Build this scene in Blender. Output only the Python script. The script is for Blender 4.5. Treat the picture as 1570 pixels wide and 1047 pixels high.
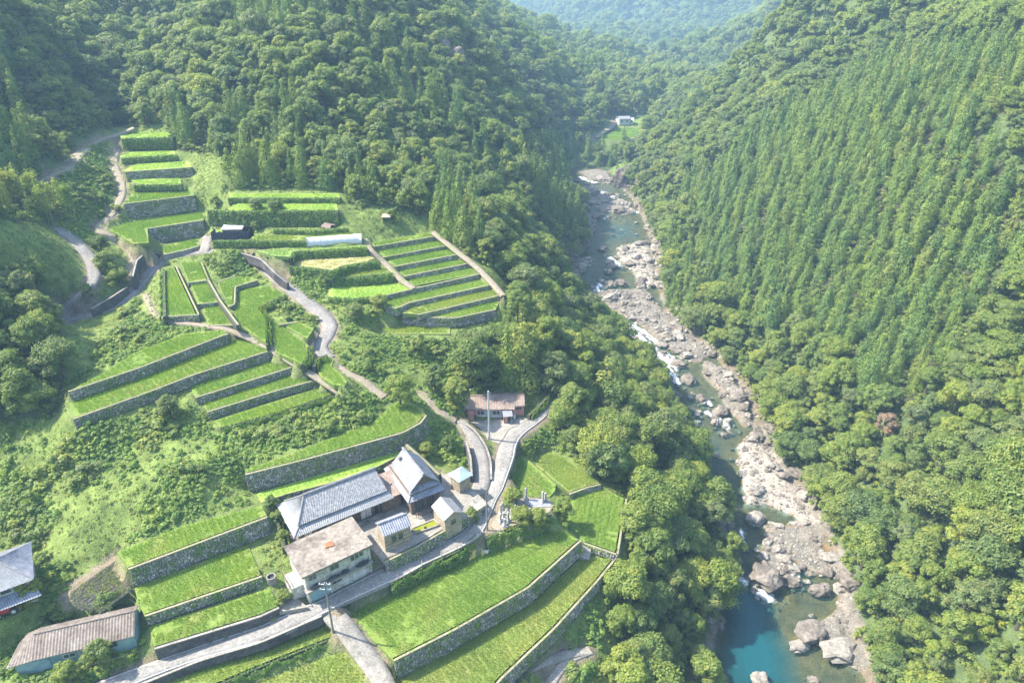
import bpy, bmesh, math, random
import numpy as np
from mathutils import Vector, Matrix, noise as mnoise
random.seed(7); RNG = np.random.default_rng(7)
for o in list(bpy.data.objects): bpy.data.objects.remove(o)
SC = bpy.context.scene
COL = SC.collection

# ---------------------------------------------------------------- camera, sky, sun, exposure
F, CX, CY, CAMH = 1047.0, 785.0, 523.5, 75.0          # focal length and centre in photo pixels, height over the road
PITCH = math.radians(28.0)
cam_d = bpy.data.cameras.new('camera'); cam = bpy.data.objects.new('camera', cam_d); COL.objects.link(cam)
cam.location = (0, 0, CAMH); cam.rotation_euler = (math.radians(90) - PITCH, 0, 0)
cam_d.sensor_width = 36; cam_d.lens = 36 * F / 1570; cam_d.clip_end = 6000; cam_d.clip_start = 1
SC.camera = cam
SUN_EL = math.radians(51); SUN_AZ = math.radians(-80)   # azimuth from +Y towards +X: the sun stands left, slightly ahead
sdir = Vector((math.sin(SUN_AZ) * math.cos(SUN_EL), math.cos(SUN_AZ) * math.cos(SUN_EL), math.sin(SUN_EL)))
W = bpy.data.worlds.new('World'); SC.world = W; W.use_nodes = True
wn = W.node_tree.nodes; wl = W.node_tree.links
bg = wn['Background']; sky = wn.new('ShaderNodeTexSky'); sky.sky_type = 'NISHITA'; sky.sun_disc = False
sky.sun_elevation = SUN_EL; sky.sun_rotation = SUN_AZ; sky.air_density = 1.0; sky.dust_density = 1.5
wl.new(sky.outputs[0], bg.inputs[0]); bg.inputs[1].default_value = 0.15
sun_d = bpy.data.lights.new('sun', 'SUN'); sun = bpy.data.objects.new('sun', sun_d); COL.objects.link(sun)
sun_d.energy = 4.6; sun_d.angle = math.radians(0.53); sun_d.color = (1, 0.93, 0.8)
sun.rotation_euler = (-sdir).to_track_quat('-Z', 'Y').to_euler(); sun.location = (0, 0, 300)
SC.view_settings.view_transform = 'Standard'; SC.view_settings.look = 'None'
SC.view_settings.exposure = 1.94; SC.view_settings.gamma = 1.0; SC.view_settings.use_curve_mapping = False
SC.cycles.max_bounces = 6; SC.cycles.diffuse_bounces = 3; SC.cycles.glossy_bounces = 2
SC.cycles.transmission_bounces = 3; SC.cycles.transparent_max_bounces = 6; SC.cycles.volume_bounces = 0
SC.cycles.caustics_reflective = False; SC.cycles.caustics_refractive = False
SC.cycles.sample_clamp_indirect = 4.0
HAZE_DENSITY = 0.00038

# ---------------------------------------------------------------- pixel <-> world (design aid: the survey of the place)
_cp, _sp = math.cos(PITCH), math.sin(PITCH)
def ray(px, py):
    a = (px - CX) / F; b = (CY - py) / F
    return np.array([a, _cp + b * _sp, -_sp + b * _cp])
def P(px, py, z):
    d = ray(px, py); t = (z - CAMH) / d[2]
    return np.array([d[0] * t, d[1] * t, z])
def PD(px, py, Y):
    d = ray(px, py); t = Y / d[1]
    return np.array([d[0] * t, Y, CAMH + d[2] * t])
RA, RB = -22.0, 0.025
def riv_z(Y): return RA + RB * (Y - 70)
def PR(px, py, off=0.0):
    d = ray(px, py); t = (RA - RB * 70 + off - CAMH) / (d[2] - RB * d[1])
    return np.array([d[0] * t, d[1] * t, CAMH + d[2] * t])
def project(X):
    X = np.atleast_2d(X); y, z = X[:, 1], X[:, 2] - CAMH
    dep = y * _cp - z * _sp; up = y * _sp + z * _cp
    dep = np.maximum(dep, 0.1)
    return np.stack([CX + F * X[:, 0] / dep, CY - F * up / dep, dep], 1)

def inpoly(x, y, poly):
    poly = np.asarray(poly)[:, :2]; c = np.zeros(np.shape(x), bool); n = len(poly); j = n - 1
    for i in range(n):
        xi, yi = poly[i]; xj, yj = poly[j]
        if yi != yj:
            m = ((yi > y) != (yj > y)) & (x < (xj - xi) * (y - yi) / (yj - yi) + xi)
            c ^= m
        j = i
    return c
def segdist(x, y, pts, closed=False):
    pts = np.asarray(pts)[:, :2]; d = np.full(np.shape(x), 1e9); tt = np.zeros(np.shape(x))
    n = len(pts); cum = 0.0
    for i in range(n if closed else n - 1):
        a = pts[i]; b = pts[(i + 1) % n]; v = b - a; L2 = max(v @ v, 1e-9)
        t = np.clip(((x - a[0]) * v[0] + (y - a[1]) * v[1]) / L2, 0, 1)
        q = np.hypot(x - a[0] - t * v[0], y - a[1] - t * v[1])
        m = q < d; d = np.where(m, q, d); tt = np.where(m, i + t, tt)
    return d, tt
def vnoise(x, y, s, seed=0):      # smooth value noise, numpy
    x = np.asarray(x) / s + seed * 17.13; y = np.asarray(y) / s + seed * 9.71
    xi = np.floor(x).astype(np.int64); yi = np.floor(y).astype(np.int64); fx = x - xi; fy = y - yi
    fx = fx * fx * (3 - 2 * fx); fy = fy * fy * (3 - 2 * fy)
    def h(a, b):
        n = (a * 374761393 + b * 668265263 + seed * 1442695041) & 0xffffffff
        n = ((n ^ (n >> 13)) * 1274126177) & 0xffffffff
        return ((n ^ (n >> 16)) & 0xffff) / 65535.0
    return (h(xi, yi) * (1 - fx) + h(xi + 1, yi) * fx) * (1 - fy) + (h(xi, yi + 1) * (1 - fx) + h(xi + 1, yi + 1) * fx) * fy
def fbm(x, y, s, seed=0, o=3):
    r = 0; a = 1; t = 0
    for k in range(o):
        r = r + a * vnoise(x, y, s / 2 ** k, seed + k); t += a; a *= 0.5
    return r / t

# ---------------------------------------------------------------- object helpers
def link(o, parent=None):
    COL.objects.link(o)
    if parent is not None: o.parent = parent
    return o
def tag(o, label=None, cat=None, group=None, kind=None):
    if label: o['label'] = label
    if cat: o['category'] = cat
    if group: o['group'] = group
    if kind: o['kind'] = kind
    return o
def mesh(name, verts, faces, mats=None, smooth=False, fmat=None):
    me = bpy.data.meshes.new(name)
    v = np.asarray(verts, dtype=np.float32).reshape(-1, 3)
    if isinstance(faces, np.ndarray) and faces.ndim == 2:
        n, k = faces.shape
        me.vertices.add(len(v)); me.vertices.foreach_set('co', v.ravel())
        me.loops.add(n * k); me.loops.foreach_set('vertex_index', faces.astype(np.int32).ravel())
        me.polygons.add(n); me.polygons.foreach_set('loop_start', (np.arange(n) * k).astype(np.int32))
        me.update(calc_edges=True)
    else:
        me.from_pydata([tuple(map(float, p)) for p in v], [], [tuple(f) for f in faces]); me.update()
    for m in (mats if isinstance(mats, (list, tuple)) else [mats] if mats else []): me.materials.append(m)
    if fmat is not None: me.polygons.foreach_set('material_index', np.asarray(fmat, np.int32))
    if smooth: me.polygons.foreach_set('use_smooth', np.ones(len(me.polygons), bool))
    return me
def mobj(name, me, parent=None): return link(bpy.data.objects.new(name, me), parent)
def empty(name, loc=(0, 0, 0), rz=0.0, parent=None):
    o = bpy.data.objects.new(name, None); o.location = loc; o.rotation_euler = (0, 0, rz); o.empty_display_size = 0.5
    return link(o, parent)
class MB:
    """collects boxes, prisms and tubes into one mesh"""
    def __init__(s): s.v = []; s.f = []
    def add(s, vs, fs):
        b = len(s.v); s.v += [tuple(map(float, p)) for p in vs]; s.f += [tuple(i + b for i in f) for f in fs]; return s
    def box(s, c, d, M=None):
        x, y, z = (k / 2 for k in d)
        vs = [Vector((c[0] + a * x, c[1] + b * y, c[2] + e * z)) for a in (-1, 1) for b in (-1, 1) for e in (-1, 1)]
        if M is not None: vs = [M @ p for p in vs]
        return s.add(vs, [(0, 1, 3, 2), (4, 6, 7, 5), (0, 4, 5, 1), (2, 3, 7, 6), (0, 2, 6, 4), (1, 5, 7, 3)])
    def box2(s, a, b): return s.box([(p + q) / 2 for p, q in zip(a, b)], [abs(q - p) for p, q in zip(a, b)])
    def prism(s, poly, z0, z1):
        n = len(poly); a = sum(poly[i][0] * poly[(i + 1) % n][1] - poly[(i + 1) % n][0] * poly[i][1] for i in range(n))
        if a < 0: poly = poly[::-1]
        vs = [(p[0], p[1], z0) for p in poly] + [(p[0], p[1], z1) for p in poly]
        return s.add(vs, [tuple(range(n))[::-1], tuple(range(n, 2 * n))] + [(i, (i + 1) % n, n + (i + 1) % n, n + i) for i in range(n)])
    def slab(s, quad, t):           # a polygon in space thickened downwards
        n = len(quad); vs = [tuple(p) for p in quad] + [(p[0], p[1], p[2] - t) for p in quad]
        return s.add(vs, [tuple(range(n)), tuple(range(n, 2 * n))[::-1]] + [(i, n + i, n + (i + 1) % n, (i + 1) % n) for i in range(n)])
    def tube(s, pts, r, n=8, r2=None):
        pts = [Vector(p) for p in pts]; m = len(pts); vs = []
        for i, p in enumerate(pts):
            t = (pts[min(i + 1, m - 1)] - pts[max(i - 1, 0)]).normalized()
            u = t.orthogonal().normalized() if abs(t.z) < 0.99 else Vector((1, 0, 0)); w = t.cross(u)
            u = w.cross(t).normalized()
            rr = r if r2 is None else r + (r2 - r) * i / max(1, m - 1)
            for k in range(n):
                a = 2 * math.pi * k / n; vs.append(p + (u * math.cos(a) + w * math.sin(a)) * rr)
        fs = [(i * n + k, i * n + (k + 1) % n, (i + 1) * n + (k + 1) % n, (i + 1) * n + k) for i in range(m - 1) for k in range(n)]
        fs += [tuple(range(n))[::-1], tuple(range((m - 1) * n, m * n))]
        return s.add(vs, fs)
    def build(s, name, mat, parent=None, smooth=False): return mobj(name, mesh(name, s.v, s.f, mat, smooth), parent)

# ---------------------------------------------------------------- materials
def newmat(name):
    m = bpy.data.materials.new(name); m.use_nodes = True; nt = m.node_tree
    return m, nt, nt.nodes['Principled BSDF']
def N(nt, t, **kw):
    n = nt.nodes.new(t)
    for k, v in kw.items():
        if k.startswith('i_'):
            key = k[2:]; key = int(key) if key.isdigit() else key
            n.inputs[key].default_value = v
        else: setattr(n, k, v)
    return n
def ramp(nt, stops, fac=None):
    r = nt.nodes.new('ShaderNodeValToRGB'); e = r.color_ramp.elements
    while len(e) > 1: e.remove(e[0])
    e[0].position = stops[0][0]; e[0].color = (*stops[0][1], 1)
    for p, c in stops[1:]: q = e.new(p); q.color = (*c, 1)
    if fac is not None: nt.links.new(fac, r.inputs[0])
    return r
def mixc(nt, a, b, fac, mode='MIX'):
    n = nt.nodes.new('ShaderNodeMix'); n.data_type = 'RGBA'; n.blend_type = mode
    for s, v in ((6, a), (7, b), (0, fac)):
        if hasattr(v, 'is_linked') or isinstance(v, bpy.types.NodeSocket): nt.links.new(v, n.inputs[s])
        else: n.inputs[s].default_value = (*v, 1) if isinstance(v, tuple) else v
    return n.outputs[2]
def posnoise(nt, scale, detail=4, rough=0.6, vec=None, coord='pos'):
    if vec is None:
        vec = (nt.nodes.new('ShaderNodeNewGeometry').outputs['Position'] if coord == 'pos' else nt.nodes.new('ShaderNodeTexCoord').outputs['Object'])
    n = nt.nodes.new('ShaderNodeTexNoise'); n.inputs['Scale'].default_value = scale; n.inputs['Detail'].default_value = detail
    n.inputs['Roughness'].default_value = rough; nt.links.new(vec, n.inputs['Vector']); return n.outputs[0]
def bump(nt, b, h, s=0.5, d=0.1):
    n = nt.nodes.new('ShaderNodeBump'); n.inputs['Strength'].default_value = s; n.inputs['Distance'].default_value = d
    nt.links.new(h, n.inputs['Height']); nt.links.new(n.outputs[0], b.inputs['Normal'])
def mat_noise(name, cols, scale=1.0, rough=0.85, bmp=0.4, bd=0.05, detail=5, spec=0.3, fine=None, coord='pos', metal=0.0):
    m, nt, b = newmat(name); f = posnoise(nt, scale, detail, coord=coord)
    r = ramp(nt, [(0.3 + 0.4 * i / max(1, len(cols) - 1), c) for i, c in enumerate(cols)], f)
    out = r.outputs[0]
    if fine:
        g = posnoise(nt, fine, 3, coord=coord); gr = ramp(nt, [(0.3, (0.62, 0.62, 0.62)), (0.7, (1.25, 1.25, 1.25))], g)
        out = mixc(nt, out, gr.outputs[0], 1.0, 'MULTIPLY')
    nt.links.new(out, b.inputs['Base Color']); b.inputs['Roughness'].default_value = rough
    b.inputs['Specular IOR Level'].default_value = spec; b.inputs['Metallic'].default_value = metal
    if bmp: bump(nt, b, posnoise(nt, (fine or scale) * 1.5, 4, coord=coord), bmp, bd)
    return m
def mat_plain(name, c, rough=0.6, var=0.25, scale=0.8, spec=0.3, metal=0.0):
    lo = tuple(k * (1 - var) for k in c); hi = tuple(min(1, k * (1 + var)) for k in c)
    return mat_noise(name, [lo, c, hi], scale, rough, 0.15, 0.02, 5, spec, None, 'pos', metal)
def mat_leaf(name, cols, trans=0.35, rough=0.55, spec=0.35, patch=None):
    m, nt, b = newmat(name)
    oi = nt.nodes.new('ShaderNodeObjectInfo')
    r = ramp(nt, [(i / max(1, len(cols) - 1), c) for i, c in enumerate(cols)], oi.outputs['Random'])
    out = r.outputs[0]
    f = posnoise(nt, patch or 0.9, 3); g = ramp(nt, [(0.3, (0.68, 0.78, 0.8)), (0.5, (1.0, 1.0, 1.0)), (0.7, (1.45, 1.2, 1.1))], f)
    out = mixc(nt, out, g.outputs[0], 1.0, 'MULTIPLY')
    nt.links.new(out, b.inputs['Base Color']); b.inputs['Roughness'].default_value = rough; b.inputs['Specular IOR Level'].default_value = spec
    tr = nt.nodes.new('ShaderNodeBsdfTranslucent')
    tc = mixc(nt, out, (1.35, 1.5, 0.55), 1.0, 'MULTIPLY'); nt.links.new(tc, tr.inputs[0])
    mx = nt.nodes.new('ShaderNodeMixShader'); mx.inputs[0].default_value = trans
    nt.links.new(b.outputs[0], mx.inputs[1]); nt.links.new(tr.outputs[0], mx.inputs[2])
    nt.links.new(mx.outputs[0], nt.nodes['Material Output'].inputs[0])
    return m
M = {}
M['leaf'] = mat_leaf('broadleaf_foliage', [(0.11, 0.165, 0.042), (0.16, 0.22, 0.042), (0.21, 0.265, 0.046), (0.12, 0.175, 0.055), (0.245, 0.285, 0.046), (0.145, 0.185, 0.07), (0.195, 0.25, 0.046), (0.135, 0.195, 0.046)], 0.42)
M['cedar'] = mat_leaf('cedar_foliage', [(0.105, 0.175, 0.042), (0.14, 0.21, 0.042), (0.18, 0.24, 0.045), (0.105, 0.18, 0.05), (0.13, 0.2, 0.048), (0.195, 0.23, 0.052)], 0.24, 0.7, 0.2)
M['bamboo'] = mat_leaf('bamboo_foliage', [(0.22, 0.27, 0.06), (0.28, 0.3, 0.09), (0.18, 0.26, 0.05)], 0.45)
M['dry'] = mat_leaf('dead_foliage', [(0.2, 0.15, 0.095), (0.22, 0.17, 0.11)], 0.2)
M['vine'] = mat_leaf('vine_foliage', [(0.145, 0.235, 0.04), (0.17, 0.26, 0.05), (0.205, 0.285, 0.06), (0.15, 0.24, 0.06)], 0.4, 0.5, 0.3, 0.2)
M['weed'] = mat_leaf('weed_foliage', [(0.18, 0.23, 0.05), (0.215, 0.25, 0.065), (0.155, 0.22, 0.04), (0.23, 0.25, 0.085)], 0.38, 0.6, 0.3, 0.2)
M['hedge'] = mat_leaf('hedge_foliage', [(0.13, 0.22, 0.045), (0.16, 0.25, 0.05), (0.14, 0.23, 0.04)], 0.4)
M['bark'] = mat_noise('bark', [(0.06, 0.045, 0.035), (0.11, 0.09, 0.07)], 2.0, 0.9)
M['stonewall'] = None
M['asphalt'] = mat_noise('asphalt', [(0.175, 0.165, 0.152), (0.215, 0.203, 0.187), (0.25, 0.236, 0.215)], 0.25, 0.9, 0.2, 0.01, fine=3.0)
M['old_asphalt'] = mat_noise('worn_asphalt', [(0.15, 0.14, 0.13), (0.2, 0.185, 0.17), (0.24, 0.222, 0.2)], 0.3, 0.9, 0.2, 0.01, fine=3.0)
M['path'] = mat_noise('earth_path', [(0.19, 0.155, 0.115), (0.25, 0.21, 0.16), (0.17, 0.19, 0.08)], 0.5, 0.95, 0.4, 0.03, fine=4.0)
M['concrete'] = mat_noise('weathered_concrete', [(0.17, 0.155, 0.13), (0.24, 0.22, 0.19), (0.3, 0.275, 0.24)], 0.6, 0.9, 0.2, 0.02, fine=4.0)
M['dark_concrete'] = mat_noise('mossy_dark_concrete', [(0.045, 0.042, 0.045), (0.085, 0.075, 0.075), (0.13, 0.115, 0.11)], 0.5, 0.95, 0.3, 0.03, fine=3.0)
M['coping'] = mat_noise('earth_bund', [(0.16, 0.2, 0.08), (0.25, 0.22, 0.15), (0.2, 0.24, 0.08)], 0.7, 0.95, 0.3, 0.03, fine=5.0)
M['white_line'] = mat_plain('road_paint', (0.5, 0.5, 0.48), 0.7)
M['boulder'] = mat_noise('river_boulder', [(0.09, 0.076, 0.062), (0.155, 0.132, 0.108), (0.235, 0.203, 0.168)], 0.35, 0.85, 0.7, 0.15, fine=2.0)
M['pale_boulder'] = mat_noise('pale_river_boulder', [(0.16, 0.14, 0.115), (0.235, 0.21, 0.178), (0.31, 0.283, 0.245)], 0.4, 0.85, 0.5, 0.1, fine=2.0)
# ---------------------------------------------------------------- survey: paddies (pixel outline, level, crop, what it is)
LUSH, LIME, GOLD, FALLOW, GRASS = 'lush', 'lime', 'gold', 'fallow', 'grass'
FIELDS = [
 ('F1', [(536,940),(568,977),(604,1013),(700,964),(810,901),(890,829),(856,811),(800,830),(738,850),(700,866),(655,881),(594,912)], -2.0, LUSH, 'largest rice paddy, across the road from the flat roofed concrete building'),
 ('F2', [(598,1085),(604,1041),(741,967),(822,914),(893,853),(943,857),(917,889),(850,963),(765,1043),(735,1085)], -5.2, GOLD, 'lowest long rice paddy, along the wooded river bank'),
 ('F3', [(866,800),(872,768),(885,757),(922,748),(960,765),(946,850),(895,832)], -4.0, LUSH, 'five sided rice paddy beside the graveyard with straight planting rows'),
 ('F4', [(820,699),(842,692),(862,700),(890,718),(921,742),(900,748),(875,755),(852,739),(822,714)], -3.0, GOLD, 'yellowing rice paddy nearest the riverside trees, below the road bend'),
 ('F5', [(794,698),(786,725),(782,744),(801,758),(842,762),(851,752),(852,742),(809,704)], -1.8, LUSH, 'small rounded rice paddy between the road and the graveyard'),
 ('F6', [(225,1052),(400,987),(494,950),(514,975),(400,1020),(330,1050)], -2.2, GOLD, 'dull green rice paddy under the road at the bottom edge, upper of two'),
 ('F7', [(405,1040),(527,997),(556,1025),(575,1075),(350,1075)], -3.6, GOLD, 'brownish rice paddy below the hedge at the bottom edge, lower of two'),
 ('F8', [(228,960),(400,905),(415,903),(427,931),(400,944),(237,994)], 1.2, LUSH, 'roadside rice paddy left of the concrete building, lowest of three'),
 ('F9', [(206,900),(380,834),(398,878),(402,883),(222,944),(212,925)], 2.7, LUSH, 'middle one of three rice paddies left of the concrete building'),
 ('F10', [(179,846),(280,806),(401,774),(410,792),(197,872)], 5.5, LUSH, 'uppermost of three rice paddies left of the concrete building'),
 ('F11', [(376,720),(421,704),(475,684),(530,662),(574,646),(601,621),(612,614),(630,618),(648,626),(653,637),(645,648),(617,663),(467,704),(376,727)], 8.2, LUSH, 'long curved rice paddy with a rounded tip above the farmhouse'),
 ('F12', [(393,757),(470,733),(617,690),(612,697),(574,717),(500,741),(440,756),(400,770)], 5.1, LIME, 'narrow bright grass strip between the stone wall and the farmhouse'),
 ('F13', [(328,645),(491,593),(512,594),(519,602),(430,632),(338,657)], 10.4, LUSH, 'lowest thin rice strip above the vine covered slope'),
 ('F14', [(311,620),(455,573),(480,572),(489,581),(425,598),(318,631)], 11.7, LUSH, 'second lowest thin rice strip above the vine covered slope'),
 ('F15', [(292,592),(418,553),(452,561),(300,609),(296,604)], 13.0, LUSH, 'thin rice strip right behind the round bush on the terraces'),
 ('F16', [(106,618),(250,567),(354,523),(370,519),(411,532),(415,538),(300,573),(229,600),(112,642)], 14.8, LUSH, 'long rice strip reaching from the left wood to the footpath, lower of two'),
 ('F17', [(105,600),(160,570),(209,540),(280,512),(342,505),(348,511),(212,564)], 16.6, LUSH, 'long rice strip under the vine covered bank, upper of two'),
 ('F18', [(249,415),(270,409),(305,482),(251,485)], 18.0, LUSH, 'tall rectangular rice paddy inside the road loop, leftmost'),
 ('F19', [(275,401),(309,402),(320,429),(288,433)], 18.2, LUSH, 'small rice paddy nearest the top of the road loop'),
 ('F20', [(292,437),(324,433),(339,462),(303,466)], 17.6, LUSH, 'small square rice paddy in the middle of the road loop'),
 ('F21', [(310,471),(340,469),(365,498),(319,498)], 16.8, LUSH, 'small rice paddy above the pink footpath inside the road loop'),
 ('F22', [(334,434),(361,424),(385,425),(394,430),(361,440),(360,466),(350,470)], 17.2, LUSH, 'bent narrow rice paddy inside the road loop'),
 ('F23', [(365,448),(385,441),(410,438),(438,451),(398,470),(410,484),(412,528),(369,500),(356,480)], 16.2, LUSH, 'largest rice paddy inside the road loop'),
 ('F24', [(413,491),(427,496),(473,530),(474,545),(464,558),(422,540)], 15.0, LUSH, 'triangular rice paddy at the road bend'),
 ('F25', [(438,501),(458,494),(481,504),(471,519)], 15.4, LUSH, 'tiny rice paddy beside the road bend'),
 ('F26', [(483,563),(488,550),(502,546),(512,551),(508,562),(522,572),(532,585),(528,592),(512,590),(492,578)], 13.0, LUSH, 'kidney shaped rice paddy below the road bend'),
 ('R1', [(569,372),(659,356),(666,361.5),(573,378)], 20.0, LUSH, 'topmost strip of the stepped rice terraces by the cedar wood'),
 ('R2', [(577,385),(672,369),(684,376),(590,395)], 18.9, LUSH, 'second strip from the top of the stepped rice terraces'),
 ('R3', [(592,399),(688,381),(702,389),(607,408)], 18.1, LUSH, 'third strip from the top of the stepped rice terraces'),
 ('R4', [(611,415),(705,397),(719,404),(621,423)], 17.0, LUSH, 'fourth strip from the top of the stepped rice terraces'),
 ('R5', [(625,430),(722,411),(736,419),(635,438)], 16.0, LUSH, 'fifth strip from the top of the stepped rice terraces'),
 ('R6', [(593,459),(636,450),(739,428),(752,436),(626,464),(610,472),(592,469)], 14.9, LUSH, 'sixth strip from the top of the stepped rice terraces'),
 ('R7', [(631,472),(755,443),(767,452),(642,482),(617,480)], 13.9, GOLD, 'seventh strip from the top of the stepped rice terraces'),
 ('R8', [(657,485),(767,460),(760,474),(698,487)], 12.9, LUSH, 'lowest wedge of the stepped rice terraces beside the trees'),
 ('R9', [(583,503),(614,500),(690,500),(690,512),(583,512)], 10.8, GOLD, 'pale rice strip at the foot of the high stone wall'),
 ('B1', [(504,441),(602,432),(622,438),(634,443),(592,452),(540,458),(504,456)], 16.0, LIME, 'glowing lime green field under the clipped hedge'),
 ('G1', [(520,424),(550,415),(583,406),(590,414),(601,418),(560,422)], 18.0, GOLD, 'small yellow grass plot between two clipped hedges'),
 ('G2', [(446,398),(470,396),(560,391),(574,396),(560,402),(508,414),(480,410),(444,406)], 19.8, FALLOW, 'brown fallow plot between two hedges'),
 ('G3', [(390,384),(440,380),(500,380),(560,376),(562,380),(450,385),(446,394),(420,392)], 21.6, GRASS, 'grassy ledge in front of the plastic greenhouse'),
 ('G4', [(386,363),(540,356),(545,364),(470,369),(388,368)], 23.0, GOLD, 'pale fallow strip behind the plastic greenhouse'),
 ('G5', [(350,320),(365,312),(516,312),(518,322),(352,323)], 26.8, LIME, 'lower bright strip below the wooded slope'),
 ('G6', [(352,297),(520,297),(521,303),(352,303)], 28.0, LIME, 'upper bright strip at the edge of the wooded slope'),
 ('U1', [(244,379),(304,366),(305,377),(280,384),(250,390)], 19.4, LUSH, 'small rice paddy just above the road loop'),
 ('U2', [(166,352),(200,340),(312,324),(316,330),(312,337),(226,350),(228,372),(205,374)], 23.0, LUSH, 'wide rice paddy above the high stone wall over the road loop'),
 ('U3', [(190,311),(205,295),(293,287),(298,299),(190,312)], 27.0, LUSH, 'third paddy up the narrow side valley'),
 ('U4', [(196,274),(276,274),(278,282),(215,283)], 29.0, LIME, 'overgrown grassy step in the narrow side valley'),
 ('U5', [(190,262),(215,249),(290,247),(294,256),(192,263)], 31.0, LIME, 'sunlit upper paddy in the narrow side valley'),
 ('U6', [(184,240),(205,232),(266,228),(270,237),(186,242)], 32.6, LIME, 'second highest paddy in the narrow side valley'),
 ('U7', [(184,208),(190,203),(262,203),(264,210),(186,212)], 36.0, LIME, 'highest paddy in the narrow side valley'),
 ('FF', [(921,212),(935,204),(950,196),(982,196),(978,206),(958,214),(930,216)], -5.0, LUSH, 'far paddy at the valley bend'),
]
# walls: top line in pixels, level of the top, height at both ends, build, what it is
ST, HG, CN, DC = 'stone', 'hedge', 'concrete', 'dark'
WALLS = [
 ('F1', [(604,1013),(700,964),(810,901),(891,829)], 3.3, 2.6, ST), ('F2', [(943,858),(917,890),(850,964),(765,1044),(735,1085)], 2.0, 2.4, ST),
 ('F3', [(961,765),(947,851)], 1.6, 1.6, ST), ('F3b', [(947,851),(895,833)], 1.2, 1.3, ST), ('F4', [(921,743),(900,748),(873,758)], 1.0, 1.0, ST),
 ('F8', [(237,995),(400,945),(428,932)], 1.8, 0.8, DC), ('F9', [(222,945),(402,884)], 1.5, 1.5, ST), ('F10', [(197,873),(410,793)], 2.8, 2.8, ST),
 ('F11', [(376,728),(467,705),(617,664),(645,649),(654,637)], 3.1, 3.1, ST), ('F13x', [(338,658),(430,633),(519,603)], 0.9, 0.9, HG),
 ('F14', [(318,632),(425,599),(489,582)], 1.3, 1.3, ST), ('F15', [(300,610),(452,562)], 1.3, 1.3, ST), ('F16', [(112,643),(229,601),(300,574),(417,537)], 1.6, 1.9, ST),
 ('F17', [(105,601),(212,565),(349,512)], 1.7, 1.9, ST), ('F18', [(251,486),(305,483)], 1.4, 1.5, ST), ('F18b', [(270,408),(305,482)], 0.7, 0.9, ST),
 ('F19', [(288,434),(320,430)], 0.6, 0.6, ST), ('F20', [(303,467),(339,463)], 0.7, 0.7, ST), ('F19b', [(309,402),(320,429),(339,462),(366,498)], 0.7, 0.7, ST), ('F21', [(319,499),(366,499)], 0.9, 1.0, ST),
 ('F22', [(395,430),(361,440),(360,467),(350,471)], 0.9, 0.9, ST), ('F22u', [(334,433),(361,423)], 0.8, 0.8, ST),
 ('F23', [(439,452),(398,471),(410,485),(412,528)], 1.4, 1.0, HG), ('F24', [(476,531),(475,546),(465,559)], 1.2, 1.2, HG), ('F25', [(427,498),(458,493)], 0.7, 0.7, ST),
 ('F26', [(483,562),(488,549),(502,545)], -1.1, -1.1, HG),
 ('R1', [(570,379),(671,362)], 1.05, 1.05, ST), ('R2', [(582,396),(686,376.5)], 0.8, 0.8, ST), ('R3', [(606,409),(704,390)], 1.05, 1.05, ST), ('R4', [(620,424),(720,404)], 1.0, 1.0, ST),
 ('R5', [(592,453),(635,443),(738,420)], 1.1, 1.1, ST), ('R6', [(592,470),(610,473),(626,465),(753,437)], 1.6, 1.0, ST), ('R7', [(641,483),(768,453)], 1.0, 1.0, ST),
 ('R8', [(614,482),(657,487),(698,488),(760,475)], 2.1, 2.0, ST), ('B1', [(504,457),(540,459),(592,453)], 1.0, 1.0, HG),
 ('G1', [(508,426),(560,424),(602,420)], 2.0, 1.8, HG), ('G2', [(444,408),(480,412),(508,416),(530,408),(582,400)], 1.7, 1.8, HG), ('G3', [(446,396),(452,386),(563,380)], 1.8, 1.8, HG),
 ('G4', [(326,370),(388,369),(470,370)], 1.4, 1.4, HG), ('G5', [(318,322),(352,324),(519,323)], 3.4, 3.6, HG), ('G6', [(350,304),(522,304)], 1.2, 1.2, HG), ('G4u', [(420,352),(480,354),(535,350)], -1.0, -0.8, HG),
 ('U1', [(250,391),(280,385),(305,378)], 0.9, 0.7, CN), ('U2', [(226,351),(312,338)], 3.8, 3.6, ST), ('U3', [(190,313),(298,300)], 3.4, 3.9, ST), ('U4', [(205,284),(279,283)], 1.4, 1.4, HG),
 ('U5', [(192,264),(295,257)], 2.4, 2.2, ST), ('U6', [(186,243),(271,238)], 1.4, 1.3, HG), ('U7', [(186,213),(265,211)], 2.8, 3.0, HG),
]
FZ = {f[0]: f[2] for f in FIELDS}; FDESC = {f[0]: f[4] for f in FIELDS}
def wall_ref(n): return n if n in FZ else n.rstrip('xbu')
# ribbons: (left px, left py, right px, right py, z)
ROADS = [
 ('road', 'asphalt', [(60,1080,150,1080,-1.3),(145,1047,211,1047,-1.0),(237,1013,306,1011,-0.7),(330,981,380,990,-0.45),(400,958,440,968,-0.25),(474,926,500,939,0.0),(489,921,527,925,0.05),(540,895,580,901,0.15),(578,876,622,881,0.25),(622,860,652,864,0.3),(667,838,700,842,0.4),(708,816,736,820,0.5),(732,790,752,790,0.6),(742,771,762,766,0.65),(750,752,771,750,0.7),(756,728,780,726,0.75),(761,700,789,700,0.8),(766,683,793,681,0.85),(780,660,804,665,0.85),(812,641,830,645,0.9),(834,622,846,628,1.0),(852,596,864,603,1.2),(875,565,885,572,1.6)]),
 ('side_road', 'old_asphalt', [(699,645,712,645,3.6),(711,662,729,661,3.0),(720,683,743,681,2.3),(726,710,751,705,1.5),(727,735,752,735,1.0),(716,768,746,755,0.72)]),
]
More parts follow.
